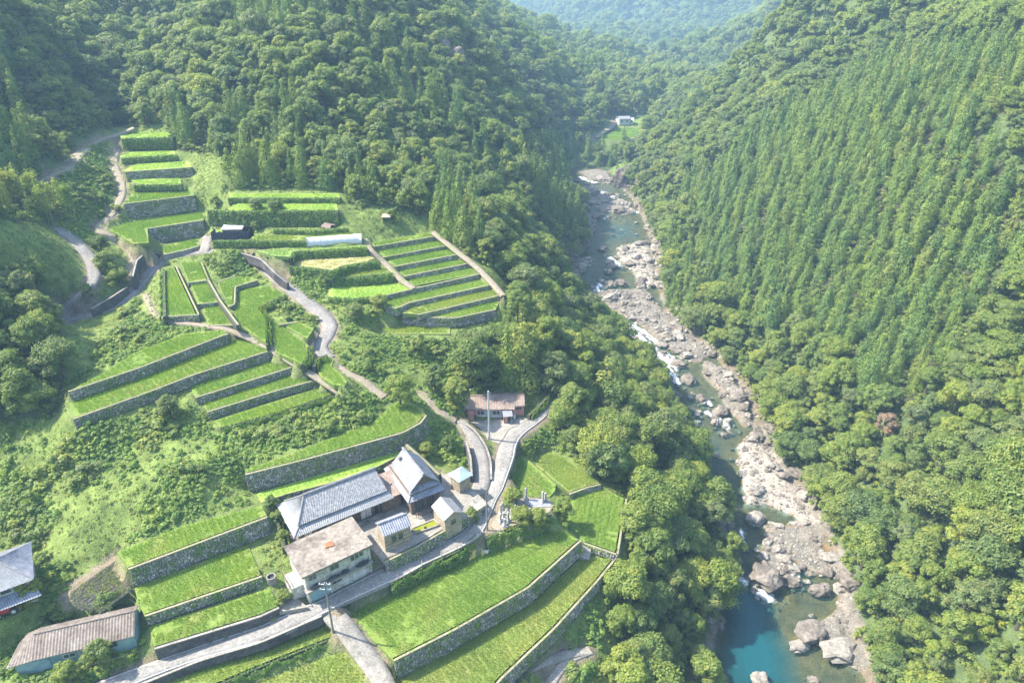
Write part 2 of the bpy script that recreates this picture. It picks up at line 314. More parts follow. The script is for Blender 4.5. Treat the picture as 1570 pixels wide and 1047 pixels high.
PATHS = [  # centre line in pixels with levels (None: laid on the slope)
 ('hill_road', 'old_asphalt', 2.9, [(96,497,14.4),(103,490,14.5),(130,484,14.8),(160,474,15.2),(190,457,15.8),(213,437,16.6),(232,412,17.4),(255,396,18.0),(290,388,18.5),(330,385,18.7),(365,390,18.5),(400,405,17.9),(430,430,16.9),(465,458,15.7),(490,478,14.9),(505,497,14.2),(500,515,13.6),(490,530,13.1),(495,543,12.7),(503,550,12.5)]),
 ('upper_lane', 'old_asphalt', 2.4, [(88,350,26.5),(115,370,24.6),(136,393,22.6),(144,415,21.0),(138,437,19.4),(114,457,17.6),(99,472,16.0),(98,490,14.6)]),
 ('field_track', 'path', 1.8, [(211,435,16.8),(202,415,18.4),(206,395,19.8),(190,374,21.4),(150,350,23.4),(170,330,25.0),(185,303,27.0),(186,280,28.6),(177,258,30.4),(176,240,32.2),(181,224,33.6),(178,208,35.4)]),
 ('forest_track', 'path', 2.6, [(60,276,33.0),(80,268,33.2),(110,254,33.8),(122,236,34.6),(148,216,35.4),(178,207,36.0),(205,196,37.4)]),
 ('shed_drive', 'concrete', 2.2, [(312,386,18.7),(316,376,19.4),(319,362,20.6)]),
 ('footpath', 'path', 1.1, [(222,450,16.4),(236,478,17.0),(262,492,16.9),(300,497,16.75),(345,504,16.6),(380,516,15.8),(415,534,15.0),(452,557,13.9),(480,574,13.0),(515,597,11.8),(530,606,11.0)]),
 ('terrace_path', 'path', 1.3, [(664,355,20.9),(680,368,20.0),(705,388,18.6),(730,408,17.2),(752,430,15.8),(772,453,14.4)]),
 ('terrace_path', 'path', 1.2, [(560,366,22.0),(570,384,20.6),(590,402,18.6),(612,425,17.2),(635,442,16.2)]),
 ('footpath', 'path', 1.6, [(503,550,12.5),(530,570,11.6),(560,585,10.6),(575,598,9.8),(590,608,9.2)]),
 ('footpath', 'path', 2.0, [(648,602,7.0),(662,618,6.0),(678,632,5.0),(700,643,3.8)]),
 ('farm_track', 'concrete', 2.6, [(508,938,-0.2),(528,960,-0.9),(552,992,-2.0),(580,1030,-3.1),(600,1075,-3.8)]),
 ('bank_path', 'concrete', 1.4, [(760,1052,-8.0),(800,1030,-8.4),(850,1007,-9.0),(900,997,-9.6)]),
 ('bank_path', 'concrete', 1.4, [(830,1075,-9.6),(850,1037,-9.6),(870,1012,-9.5),(905,996,-9.6)]),
 ('far_road', 'path', 3.2, [(912,211,-4.0),(925,202,-3.6),(938,194,-3.2),(941,185,-2.8)]),
]
PLATS = [  # levelled yards: outline, z
 ('yard', 'concrete', [(432,800),(445,830),(470,835),(540,812),(590,862),(640,838),(706,800),(748,772),(728,752),(690,728),(640,715),(590,725),(480,760)], 2.3),
 ('forecourt', 'concrete', [(715,646),(800,640),(812,642),(780,658),(766,680),(748,674),(735,655)], 1.0),
 ('garden', 'path', [(95,905),(180,850),(196,872),(205,905),(160,945),(110,940)], 3.0),
 ('graveyard', 'path', [(752,806),(778,760),(800,762),(842,766),(850,774),(838,790),(800,802),(766,818)], 0.6),
 ('shed_ground', 'path', [(5,1025),(40,965),(205,930),(215,985),(150,1040),(20,1060)], 0.2),
 ('house_ground', 'path', [(-60,960),(-60,850),(45,835),(62,900),(40,935),(0,950)], 3.6),
 ('terrace_yard', 'path', [(320,366),(386,366),(388,350),(322,352)], 21.2),
 ('lower_yard', 'concrete', [(395,925),(440,905),(472,930),(428,938)], 0.6),
]
PLATS_SHOWN = {'yard', 'forecourt', 'graveyard', 'lower_yard'}

BED_L = [(1060,1120),(1085,1060),(1095,1040),(1108,960),(1112,900),(1128,850),(1113,790),(1085,740),(1060,690),(1048,650),(1028,600),(995,560),(945,520),(905,480),(880,445),(872,410),(905,372),(915,345),(897,315),(876,290),(870,272),(876,255)]
BED_R = [(1380,1130),(1345,1075),(1318,1030),(1300,980),(1290,900),(1275,850),(1245,800),(1235,760),(1200,720),(1160,660),(1148,610),(1120,575),(1090,545),(1055,510),(1020,480),(1008,440),(1005,400),(998,370),(985,335),(968,305),(945,282),(932,258)]
BARS = [  # gravel bars and slabs, height over the water
 ([(1128,680),(1160,660),(1200,720),(1235,760),(1245,800),(1225,800),(1175,775),(1142,775),(1138,745),(1130,720)], 0.9),
 ([(1080,550),(1122,575),(1150,612),(1160,655),(1138,655),(1112,625),(1100,600),(1075,575)], 1.6),
 ([(1162,800),(1205,800),(1245,800),(1275,850),(1290,890),(1255,885),(1220,868),(1200,888),(1165,880),(1152,850),(1170,820)], 0.35),
 ([(1213,975),(1245,955),(1275,935),(1288,900),(1300,900),(1305,980),(1325,1030),(1290,1022),(1260,990),(1215,985)], 1.0),
 ([(1190,890),(1205,893),(1222,930),(1214,938),(1200,910)], 0.25),
 ([(945,378),(985,370),(1000,380),(1010,440),(985,442),(965,415),(945,398)], 0.7),
 ([(893,450),(990,440),(1022,480),(1057,510),(1092,545),(1068,560),(1040,548),(1005,520),(970,492),(940,478),(908,462)], 0.7),
 ([(900,480),(932,498),(962,528),(992,558),(960,552),(935,522)], 0.5),
 ([(878,286),(925,298),(968,312),(965,330),(920,325),(890,306)], 0.5),
 ([(868,412),(895,392),(908,400),(885,432)], 0.8), ([(1020,585),(1045,600),(1052,640),(1035,620)], 0.4),
 ([(880,262),(915,258),(935,262),(940,285),(905,278)], 0.2),
]
POOLS = [([(1105,900),(1150,890),(1190,920),(1200,960),(1225,1000),(1240,1080),(1080,1080),(1100,960)], 3.2), ([(1060,660),(1110,665),(1125,720),(1100,740),(1080,720)], 1.2), ([(920,340),(985,340),(990,368),(930,375)], 0.7), ([(1130,800),(1150,800),(1148,850),(1130,850)], 1.2)]
FOAM = [([(1126,888),(1150,896),(1178,916)], 1.0), ([(1214,872),(1218,884)], 0.7), ([(893,455),(912,478),(925,490)], 0.9), ([(940,490),(965,505),(985,522),(1005,540),(1022,548),(1030,568)], 1.6), ([(1045,640),(1062,646)], 0.8), ([(1085,632),(1098,640),(1116,656)], 0.9), ([(955,492),(985,507),(1012,528)], 1.0), ([(898,287),(930,298),(958,312)], 1.8), ([(960,322),(975,325)], 1.5), ([(935,395),(950,408)], 1.0), ([(985,545),(1010,560),(1035,578)], 1.0), ([(890,272),(910,280)], 1.6), ([(950,470),(975,482),(1000,500)], 0.8), ([(1000,505),(1025,525),(1045,548)], 0.8), ([(1020,560),(1040,585)], 1.0), ([(1075,610),(1090,620)], 0.7), ([(1135,812),(1140,835)], 0.5), ([(925,430),(915,445),(930,455)], 0.8), ([(905,330),(925,335)], 1.0)]

fieldsW = {f[0]: np.array([P(x, y, f[2]) for x, y in f[1]]) for f in FIELDS}
bedL = np.array([PR(*p) for p in BED_L]); bedR = np.array([PR(*p) for p in BED_R])
bed_poly = np.concatenate([bedL[:, :2], bedR[::-1, :2]])
bars = [(np.array([PR(*q) for q in p])[:, :2], h) for p, h in BARS]
pools = [(np.array([PR(*q) for q in p])[:, :2], h) for p, h in POOLS]
foams = [(np.array([PR(*q) for q in p])[:, :2], r) for p, r in FOAM]

# ---------------------------------------------------------------- terrain: thin plate through survey points
CT = []
for f in FIELDS:
    w = fieldsW[f[0]]; CT.append((*w[:, :2].mean(0), f[2] - 0.3))
for n_, m_, rb in ROADS:
    for a, b, c, d, z in rb: q = P((a + c) / 2, (b + d) / 2, z); CT.append((q[0], q[1], z))
for n_, m_, w_, ps in PATHS:
    for a, b, z in ps: q = P(a, b, z); CT.append((q[0], q[1], z))
for n_, m_, ps, z in PLATS:
    q = np.array([P(*p, z) for p in ps]).mean(0); CT.append((q[0], q[1], z))
for i in range(len(bedL)):
    CT.append((bedL[i][0] - 1.0, bedL[i][1], riv_z(bedL[i][1]) + 1.0)); CT.append((bedR[i][0] + 1.0, bedR[i][1], riv_z(bedR[i][1]) + 1.0))
for px, py, z in [(950,950,-11.5),(1050,930,-17),(1000,830,-10),(1040,770,-14),(960,690,-7),(1000,650,-11),(900,620,-4),(930,570,-8),(860,560,0),(870,490,-4),(845,430,1),(790,480,8),(740,560,6),(700,590,5.5),(640,560,8.5),(560,520,12.5),(620,540,9.5),
                  (200,700,9.6),(60,700,9),(80,790,6.5),(300,690,9.8),(420,660,9.6),(150,760,8.2),(330,760,8.4),(60,640,12.0),(150,540,15.6),(200,500,16.6),(420,860,3.2),(560,470,14),(670,340,22.5),(600,335,24),(500,345,23.6),
                  (150,290,29),(120,300,30),(60,360,29),(20,390,28.5),(170,420,18.6),(150,465,15.6),(330,270,31),(300,260,31),(-100,760,8),(-120,900,5),(0,1060,0.6),(60,930,3.0),(900,1040,-11),(660,690,6.5),(680,700,6.0),(690,750,2.6),(640,660,7.0)]:
    q = P(px, py, z); CT.append((q[0], q[1], z))
for px, py, Y in [(0,330,134),(0,450,112),(40,540,101),(0,620,94),(0,200,165),(0,100,190),(0,0,212),(100,150,215),(60,250,178),(-200,300,140),(-200,100,185),(-300,500,100),(250,150,236),(250,100,262),(250,40,300),(170,100,250),
                  (440,262,178),(440,220,190),(440,150,208),(440,80,234),(440,10,268),(350,230,192),(350,120,232),(350,20,290),(560,270,180),(560,200,204),(560,100,244),(560,10,290),(640,300,182),(680,320,172),(680,240,216),(680,120,282),(660,30,330),
                  (760,330,192),(760,240,256),(760,130,332),(740,62,420),(830,300,236),(840,220,322),(840,145,400),(820,98,450),(905,196,420),(900,165,450),(865,118,480),(760,55,540),(935,184,436),
                  (1000,150,500),(1000,100,740),(1000,60,1150),(1000,10,1400),(1000,-80,1600),(870,40,1500),(850,-60,1900),(1150,60,950),(1100,112,660),(790,15,1900),(800,-70,2200),(1060,165,470),(1200,20,1150),(1180,-60,1350)]:
    q = PD(px, py, Y); CT.append((q[0], q[1], q[2]))
for Y in (20, 60, 100, 140, 180, 220, 260, 300, 340, 372):
    xr = np.interp(Y, bedR[:, 1], bedR[:, 0]); zr = riv_z(Y)
    for d, h in ((7, 3.5), (16, 11), (34, 26), (60, 47), (100, 80), (170, 132), (260, 180)):
        CT.append((xr + d + 0.05 * max(0, Y - 300) * 0, Y, zr + h + 4.0 * math.sin(Y / 37.0 + d / 30.0) * min(1, d / 40)))
for x, y, z in [(62,405,-6),(90,425,-5),(75,450,-2),(110,410,-7),(150,400,20),(60,390,-10),(85,385,-6),(180,440,25),(300,420,110),(330,560,60),(220,500,20),(130,470,0),(-250,60,60),(-260,200,110),(-260,320,130),(-120,420,110),(-200,560,140),(-110,620,100),
                (500,100,230),(500,300,230),(520,600,200),(-600,200,200),(-600,700,220),(400,1500,240),(-500,1300,210),(800,800,250),(0,2600,420),(900,2600,480),(-900,2200,380),(420,900,150),(-160,900,90),(-60,20,0),(0,20,-4),(-150,20,8),(30,20,-10),(-120,-60,5),(0,-80,-5),(100,-80,40)]:
    CT.append((x, y, z))
CT = np.array(CT, float)
def tps_fit(c, lam):
    n = len(c); d2 = ((c[:, None, :2] - c[None, :, :2]) ** 2).sum(2) / 1e4
    K = 0.5 * d2 * np.log(d2 + 1e-9) + lam * np.eye(n)
    Pm = np.c_[np.ones(n), c[:, :2] / 100]
    A = np.block([[K, Pm], [Pm.T, np.zeros((3, 3))]]); return np.linalg.solve(A, np.r_[c[:, 2], 0, 0, 0])
TW = tps_fit(CT, 0.0006)
def tps(x, y):
    x = np.asarray(x, float); sh = x.shape; x = x.ravel(); y = np.asarray(y, float).ravel(); r = np.empty(len(x))
    for i in range(0, len(x), 20000):
        a = x[i:i + 20000, None]; b = y[i:i + 20000, None]
        d2 = ((a - CT[None, :, 0]) ** 2 + (b - CT[None, :, 1]) ** 2) / 1e4
        r[i:i + 20000] = (0.5 * d2 * np.log(d2 + 1e-9)) @ TW[:-3] + TW[-3] + TW[-2] * a[:, 0] / 100 + TW[-1] * b[:, 0] / 100
    return r.reshape(sh)
def axis(segs):
    out = [segs[0][0]]
    for a, b, s0, s1 in segs:
        x = a
        while x < b - 1e-6:
            s = s0 + (s1 - s0) * (x - a) / (b - a); x += s; out.append(min(x, b))
    return np.array(out)
gx = axis([(-900, -300, 40, 20), (-300, -100, 12, 1.5), (-100, 75, 0.9, 0.9), (75, 180, 1.2, 5), (180, 400, 6, 20), (400, 1000, 25, 50)])
gy = axis([(-150, 30, 20, 4), (30, 50, 2, 1), (50, 215, 0.85, 0.95), (215, 400, 1.2, 4), (400, 700, 5, 12), (700, 2800, 15, 70)])
GX, GY = np.meshgrid(gx, gy, indexing='ij')
GZ = tps(GX, GY)
relief = np.clip((GY - 200) / 120, 0, 1) * np.where((GX > -60) & (GX < 120) & (GY > 380), 0.45, 1.0) * np.clip(np.abs(GX - 40) / 60, 0, 1)
GZ += relief * (fbm(GX, GY, 90, 3) - 0.5) * 34 + np.clip((GX - 75) / 60, 0, 1) * (1 - relief) * (fbm(GX, GY, 60, 5) - 0.5) * 18
GZ0 = GZ.copy()
fixed = np.zeros(GX.shape, bool); near = np.zeros(GX.shape, bool)
CLS = np.zeros(GX.shape, np.int8)      # 0 grass, 1 forest floor, 2 river stone, 3 earth, 4 crop
def stamp(poly, z, margin=0.0, cls=None):
    lo = poly.min(0)[:2] - 6; hi = poly.max(0)[:2] + 6
    i0, i1 = np.searchsorted(gx, [lo[0], hi[0]]); j0, j1 = np.searchsorted(gy, [lo[1], hi[1]])
    X = GX[i0:i1, j0:j1]; Y = GY[i0:i1, j0:j1]
    ins = inpoly(X, Y, poly); d, t = segdist(X, Y, poly, True)
    m = ins | (d < margin)
    GZ[i0:i1, j0:j1][m] = z if np.isscalar(z) else z(X, Y)[m]
    fixed[i0:i1, j0:j1] |= m; near[i0:i1, j0:j1] |= ins | (d < 5.5)
    if cls is not None: CLS[i0:i1, j0:j1][m] = cls
# river bed first
ins = inpoly(GX, GY, bed_poly)
dB, _ = segdist(GX, GY, bed_poly, True)
off = np.full(GX.shape, -0.55) - 0.35 * fbm(GX, GY, 6, 11)
for p, h in pools:
    q = inpoly(GX, GY, p); dq, _ = segdist(GX, GY, p, True); off = np.where(q, np.minimum(off, -0.6 - h * np.clip(dq / 7, 0, 1) ** 0.8 - 0.5 * (fbm(GX, GY, 4, 13) - 0.5)), off)
for p, h in bars:
    q = inpoly(GX, GY, p); dq, _ = segdist(GX, GY, p, True)
    off = np.where(q, np.maximum(off, -0.35 + (h + 0.35) * np.clip(dq / 2.0, 0, 1) + 0.9 * h * (fbm(GX, GY, 3.5, 21) - 0.4)), off)
off = off + np.clip(1.1 - dB, 0, 1.1) * 0.6 * ins * (fbm(GX, GY, 5, 31) + 0.2)
GZ = np.where(ins, riv_z(GY) + off, GZ); fixed |= ins; CLS[ins] = 2
near |= ins | (dB < 4)
# rocky banks
ring = (~ins) & (dB < 0.6 + 2.6 * fbm(GX, GY, 12, 41)) & (GY > 40) & (GY < 350) & (GX > 0)
CLS[ring] = 2
for n_, m_, ps, z in PLATS: stamp(np.array([P(*p, z) for p in ps]), z - 0.1, 0.5, 0 if n_ in ('shed_ground', 'house_ground', 'terrace_yard') else 3)
def ribbon_pts(ps, w):
    c = np.array([P(a, b, z) for a, b, z in ps])
    t = np.gradient(c[:, :2], axis=0); t /= np.linalg.norm(t, axis=1)[:, None] + 1e-9
    nrm = np.c_[-t[:, 1], t[:, 0]] * w / 2
    return np.c_[c[:, :2] + nrm, c[:, 2]], np.c_[c[:, :2] - nrm, c[:, 2]], c
def dense(a, b, n=6):
    o1, o2 = [], []
    def cr(p0, p1, p2, p3, t): return 0.5 * (2 * p1 + (p2 - p0) * t + (2 * p0 - 5 * p1 + 4 * p2 - p3) * t * t + (3 * p1 - p0 - 3 * p2 + p3) * t ** 3)
    m = len(a)
    for i in range(m - 1):
        for k in range(n):
            t = k / n; I = [max(i - 1, 0), i, i + 1, min(i + 2, m - 1)]
            o1.append(cr(*(a[q] for q in I), t)); o2.append(cr(*(b[q] for q in I), t))
    o1.append(a[-1]); o2.append(b[-1]); return np.array(o1), np.array(o2)
RIB = []
for n_, m_, w_, ps in PATHS:
    l, r, c = ribbon_pts(ps, w_); l, r = dense(l, r); RIB.append((n_, m_, l, r))
for n_, m_, rb in ROADS:
    l = np.array([P(q[0], q[1], q[4]) for q in rb]); r = np.array([P(q[2], q[3], q[4]) for q in rb]); l, r = dense(l, r); RIB.append((n_, m_, l, r))
for n_, m_, l, r in RIB:
    c = (l + r) / 2; w = np.linalg.norm(l - r, axis=1).mean() / 2 + (0.1 if n_ in ('footpath', 'terrace_path') else 0.5)
    i0, i1 = np.searchsorted(gx, [c[:, 0].min() - 6, c[:, 0].max() + 6]); j0, j1 = np.searchsorted(gy, [c[:, 1].min() - 6, c[:, 1].max() + 6])
    X = GX[i0:i1, j0:j1]; Y = GY[i0:i1, j0:j1]; d, t = segdist(X, Y, c)
    z = np.interp(t, np.arange(len(c)), c[:, 2]); m = d < w
    GZ[i0:i1, j0:j1][m] = z[m] - 0.12; fixed[i0:i1, j0:j1] |= m; near[i0:i1, j0:j1] |= d < w + 4
    CLS[i0:i1, j0:j1][m] = 3
for f in FIELDS: stamp(fieldsW[f[0]], f[2] - 0.15, 0.3 if f[0] != 'FF' else 4.0, 4)
# walls: keep the ground low at the face so nothing pokes through
WALLW = []
for n_, ps, h0, h1, kind in WALLS:
    ref = wall_ref(n_); zt = FZ[ref]
    if h0 < 0: zt = zt - h0; h0, h1 = -h0, -h1         # a wall that rises behind the field
    w = np.array([P(a, b, zt) for a, b in ps]); L = np.r_[0, np.cumsum(np.linalg.norm(np.diff(w[:, :2], axis=0), axis=1))]
    hh = h0 + (h1 - h0) * L / L[-1]
    WALLW.append((n_, w, hh, kind))
    lo = w.min(0)[:2] - 4; hi = w.max(0)[:2] + 4
    i0, i1 = np.searchsorted(gx, [lo[0], hi[0]]); j0, j1 = np.searchsorted(gy, [lo[1], hi[1]])
    X = GX[i0:i1, j0:j1]; Y = GY[i0:i1, j0:j1]; d, t = segdist(X, Y, w)
    zb = zt - np.interp(t, np.arange(len(w)), hh) - 0.2; m = (d < 1.25) & (t > 0.02) & (t < len(w) - 1.02)
    g = GZ[i0:i1, j0:j1]; g[m] = np.minimum(np.where(fixed[i0:i1, j0:j1][m], g[m], 1e9), zb[m]); fixed[i0:i1, j0:j1] |= m
# relax the ground between what is fixed
free = near & ~fixed
Zr = GZ.copy()
for it in range(160):
    a = Zr.copy(); a[1:-1, 1:-1] = 0.25 * (Zr[2:, 1:-1] + Zr[:-2, 1:-1] + Zr[1:-1, 2:] + Zr[1:-1, :-2]); Zr = np.where(free, a, Zr)
GZ = Zr + np.where(free | (~fixed & (GY < 230)), (fbm(GX, GY, 3.0, 51) - 0.5) * 0.35, 0)
def ground(x, y):
    x = np.asarray(x, float); y = np.asarray(y, float)
    i = np.clip(np.searchsorted(gx, x) - 1, 0, len(gx) - 2); j = np.clip(np.searchsorted(gy, y) - 1, 0, len(gy) - 2)
    u = (x - gx[i]) / (gx[i + 1] - gx[i]); v = (y - gy[j]) / (gy[j + 1] - gy[j])
    return (GZ[i, j] * (1 - u) + GZ[i + 1, j] * u) * (1 - v) + (GZ[i, j + 1] * (1 - u) + GZ[i + 1, j + 1] * u) * v
def hit(px, py, t0=40.0):          # first ground point along the line of sight
    d = ray(px, py); t = np.arange(t0, 1500, 0.5); q = d[None] * t[:, None]; z = CAMH + q[:, 2]
    k = np.argmax(z < ground(q[:, 0], q[:, 1])); return np.array([q[k, 0], q[k, 1], float(ground(q[k, 0], q[k, 1]))])

# which ground is wooded (outline drawn on the photograph's ground lines)
WOOD = [[(842,640),(870,690),(925,738),(970,745),(985,770),(966,800),(962,860),(940,905),(925,955),(950,985),(945,1040),(940,1110),(1070,1095),(1092,1040),(1102,960),(1108,900),(1120,850),(1106,790),(1078,740),(1053,690),(1041,650),(1021,600),(988,560),(938,520),(898,480),(870,450),(864,412),(830,420),(795,450),(790,480),(785,505),(735,535),(712,560),(690,604),(718,604),(800,596),(842,590),(870,580)],
        [(868,264),(880,248),(905,238),(945,248),(938,262),(905,256)],
        [(-400,640),(95,642),(102,600),(100,520),(92,500),(80,450),(40,412),(0,405),(-400,380)], [(-400,355),(0,338),(60,346),(102,338),(95,312),(60,305),(0,298),(-400,318)]]
MOUNT = [(-900,330),(-200,300),(0,268),(70,268),(105,246),(140,212),(180,193),(262,193),(275,232),(345,236),(350,288),(522,290),(540,318),(600,318),(655,338),(690,362),(722,398),(776,456),(800,450),(866,410),(898,372),(905,345),(890,315),(866,290),(862,262),(875,250),(903,224),(914,212),(940,180),(985,182),(992,208),(962,224),(925,230),(900,244),(932,252),(2600,252),(2600,-900),(-900,-900)]
CEDAR = [[(1330,115),(1225,160),(1120,250),(1030,298),(1010,345),(1040,445),(1060,500),(1130,522),(1220,512),(1300,560),(1320,625),(1400,625),(1470,545),(1500,465),(1560,420),(1700,390),(1900,300),(1900,20),(1570,62),(1430,85)],
         [(665,330),(690,362),(722,398),(745,390),(735,330),(700,270),(670,270)], [(-100,100),(30,90),(60,200),(50,260),(-100,280)], [(340,-40),(460,-40),(450,70),(360,60)], [(790,250),(870,230),(880,330),(860,370),(820,330)], [(262,180),(300,170),(320,235),(275,240)]]
NOTCED = [(1490,190),(1600,150),(1700,200),(1700,320),(1560,310)]
_pp = project(np.stack([GX.ravel(), GY.ravel(), GZ.ravel()], 1)); PXg = _pp[:, 0].reshape(GX.shape); PYg = _pp[:, 1].reshape(GX.shape)
xr_g = np.interp(GY, bedR[:, 1], bedR[:, 0], left=bedR[0, 0], right=bedR[-1, 0] + 6)
def is_wood(x, y, z):
    q = project(np.stack([x, y, z], 1)); px, py = q[:, 0], q[:, 1]
    w = np.zeros(len(x), bool)
    for p in WOOD: w |= inpoly(px, py, p)
    xr = np.interp(y, bedR[:, 1], bedR[:, 0], left=bedR[0, 0])
    w |= (x > xr + 0.8) & (y < 350)
    w |= inpoly(px, py, MOUNT) & (y > 150)
    w |= (y > 480) | (x < -160)
    w &= ~inpoly(x, y, bed_poly) & ~((y < 45) & (x < 25) & (x > -70))
    xl = np.interp(y, bedL[:, 1], bedL[:, 0])
    w &= ~((x > xl - 0.4) & (x < xr + 0.8) & (y < 335))
    return w
wood_g = is_wood(GX.ravel(), GY.ravel(), GZ.ravel()).reshape(GX.shape)
CLS = np.where(wood_g & (CLS == 0), 1, CLS)
# soil colour: what the ground itself is made of, plus shade painted under cedars
cols = np.array([[0.14, 0.19, 0.05], [0.08, 0.115, 0.045], [0.18, 0.163, 0.138], [0.2, 0.165, 0.12], [0.13, 0.16, 0.06]])[CLS]
wet = (CLS == 2) & ins & (GZ < riv_z(GY) + 0.1); cols[wet] = np.array([0.16, 0.11, 0.055])
cliff = ring & (fbm(GX, GY, 7, 61) > 0.5); cols[cliff] = np.array([0.15, 0.125, 0.09])
def cedar_zone(x, y, z):
    q = project(np.stack([x, y, z], 1)); c = np.zeros(len(x), bool)
    for p in CEDAR: c |= inpoly(q[:, 0], q[:, 1], p)
    c &= ~inpoly(q[:, 0], q[:, 1], NOTCED)
    xr = np.interp(y, bedR[:, 1], bedR[:, 0]); return c & ~((y < 360) & (x > xr) & (x < xr + 12))
cz_ = cedar_zone(GX.ravel(), GY.ravel(), GZ.ravel()).reshape(GX.shape) & (CLS == 1); cols[cz_] = np.array([0.05, 0.052, 0.026])     # needle litter, darkened to paint shade into the gaps between cedars
for bi in (0, 4, 5):
    q = ins & inpoly(GX, GY, bars[bi][0]) & (GZ > riv_z(GY) - 0.05); cols[q] = np.array([0.31, 0.275, 0.235])
nx, ny = GX.shape
idx = np.arange(nx * ny).reshape(nx, ny)
quads = np.stack([idx[:-1, :-1], idx[1:, :-1], idx[1:, 1:], idx[:-1, 1:]], -1).reshape(-1, 4)
m, nt, b = newmat('terrain_soil')
at = N(nt, 'ShaderNodeAttribute', attribute_name='soil'); g1 = posnoise(nt, 0.5, 6); g2 = posnoise(nt, 4.0, 4)
r1 = ramp(nt, [(0.3, (0.6, 0.62, 0.6)), (0.7, (1.4, 1.35, 1.3))], g1); r2 = ramp(nt, [(0.3, (0.7, 0.7, 0.7)), (0.7, (1.25, 1.25, 1.25))], g2)
nt.links.new(mixc(nt, mixc(nt, at.outputs[0], r1.outputs[0], 1.0, 'MULTIPLY'), r2.outputs[0], 1.0, 'MULTIPLY'), b.inputs['Base Color'])
b.inputs['Roughness'].default_value = 0.95; b.inputs['Specular IOR Level'].default_value = 0.15; bump(nt, b, g2, 0.8, 0.3)
me = mesh('terrain', np.stack([GX, GY, GZ], -1).reshape(-1, 3), quads, m, True)
ca = me.color_attributes.new('soil', 'FLOAT_COLOR', 'POINT'); ca.data.foreach_set('color', np.c_[cols.reshape(-1, 3), np.ones(nx * ny)].astype(np.float32).ravel())
tag(mobj('terrain', me), 'wooded valley slopes and terraced ground', kind='structure')

# ---------------------------------------------------------------- river water
nl = 72
Lw, Rw = dense(bedL - np.array([2.5, 0, 0]), bedR + np.array([1.5, 0, 0]), 26)
tt = np.linspace(0, 1, nl); WX = Lw[:, None, 0] * (1 - tt) + Rw[:, None, 0] * tt; WY = Lw[:, None, 1] * (1 - tt) + Rw[:, None, 1] * tt
WZ = riv_z(WY) + 0.05 * (fbm(WX, WY, 1.2, 71) - 0.5)
depth = np.clip(riv_z(WY) - ground(WX, WY), 0, 4)
fo = np.zeros(WX.shape)
S_ = np.r_[0, np.cumsum(np.linalg.norm(np.diff((Lw + Rw)[:, :2] / 2, axis=0), axis=1))][:, None] + 0 * WX; A_ = np.linalg.norm((Lw - Rw)[:, :2], axis=1)[:, None] * tt
for p, r in foams:
    d, t = segdist(WX, WY, p); fo = np.maximum(fo, np.clip(1.35 - d / r * (0.45 + 1.3 * fbm(WX, WY, 1.1, 81)), 0, 1) * np.clip(3.4 * fbm(S_ * 0.22, A_, 0.55, 83) - 1.0, 0, 1))
a, c = WX.shape; idx = np.arange(a * c).reshape(a, c)
q = np.stack([idx[:-1, :-1], idx[:-1, 1:], idx[1:, 1:], idx[1:, :-1]], -1).reshape(-1, 4)
m, nt, b = newmat('river_water')
ad = N(nt, 'ShaderNodeAttribute', attribute_name='depth'); af = N(nt, 'ShaderNodeAttribute', attribute_name='foam')
dc = ramp(nt, [(0.0, (0.035, 0.045, 0.035)), (0.3, (0.014, 0.07, 0.068)), (0.8, (0.006, 0.065, 0.078))], ad.outputs['Fac'])
b.inputs['Roughness'].default_value = 0.06; b.inputs['IOR'].default_value = 1.33
tp = N(nt, 'ShaderNodeBsdfTransparent'); tp.inputs[0].default_value = (0.75, 0.9, 0.85, 1)
opq = N(nt, 'ShaderNodeMapRange', i_1=0.05, i_2=0.75, i_3=0.08, i_4=0.9); nt.links.new(ad.outputs['Fac'], opq.inputs[0])
nt.links.new(dc.outputs[0], b.inputs['Base Color'])
w1 = posnoise(nt, 2.6, 5); bump(nt, b, w1, 0.5, 0.12)
gl = N(nt, 'ShaderNodeBsdfGlossy'); gl.inputs['Roughness'].default_value = 0.08
fr = N(nt, 'ShaderNodeFresnel', i_IOR=1.33)
mx = N(nt, 'ShaderNodeMixShader'); nt.links.new(opq.outputs[0], mx.inputs[0]); nt.links.new(tp.outputs[0], mx.inputs[1]); nt.links.new(b.outputs[0], mx.inputs[2])
fb = N(nt, 'ShaderNodeBsdfDiffuse'); fb.inputs[0].default_value = (0.82, 0.84, 0.84, 1)
fn = posnoise(nt, 1.4, 5); ma = N(nt, 'ShaderNodeMath', operation='MULTIPLY'); nt.links.new(af.outputs['Fac'], ma.inputs[0])
mr = N(nt, 'ShaderNodeMapRange', i_1=0.35, i_2=0.6, i_3=0.25, i_4=1.6); nt.links.new(fn, mr.inputs[0]); nt.links.new(mr.outputs[0], ma.inputs[1]); ma.use_clamp = True
m2 = N(nt, 'ShaderNodeMixShader'); nt.links.new(ma.outputs[0], m2.inputs[0]); nt.links.new(mx.outputs[0], m2.inputs[1]); nt.links.new(fb.outputs[0], m2.inputs[2])
nt.links.new(m2.outputs[0], nt.nodes['Material Output'].inputs[0])
me = mesh('river', np.stack([WX, WY, WZ], -1).reshape(-1, 3), q, m, True)
for nm, arr in (('depth', depth / 4), ('foam', fo)):
    t_ = me.attributes.new(nm, 'FLOAT', 'POINT'); t_.data.foreach_set('value', arr.astype(np.float32).ravel())
tag(mobj('river', me), 'clear rocky river with teal pools and white rapids', kind='structure')

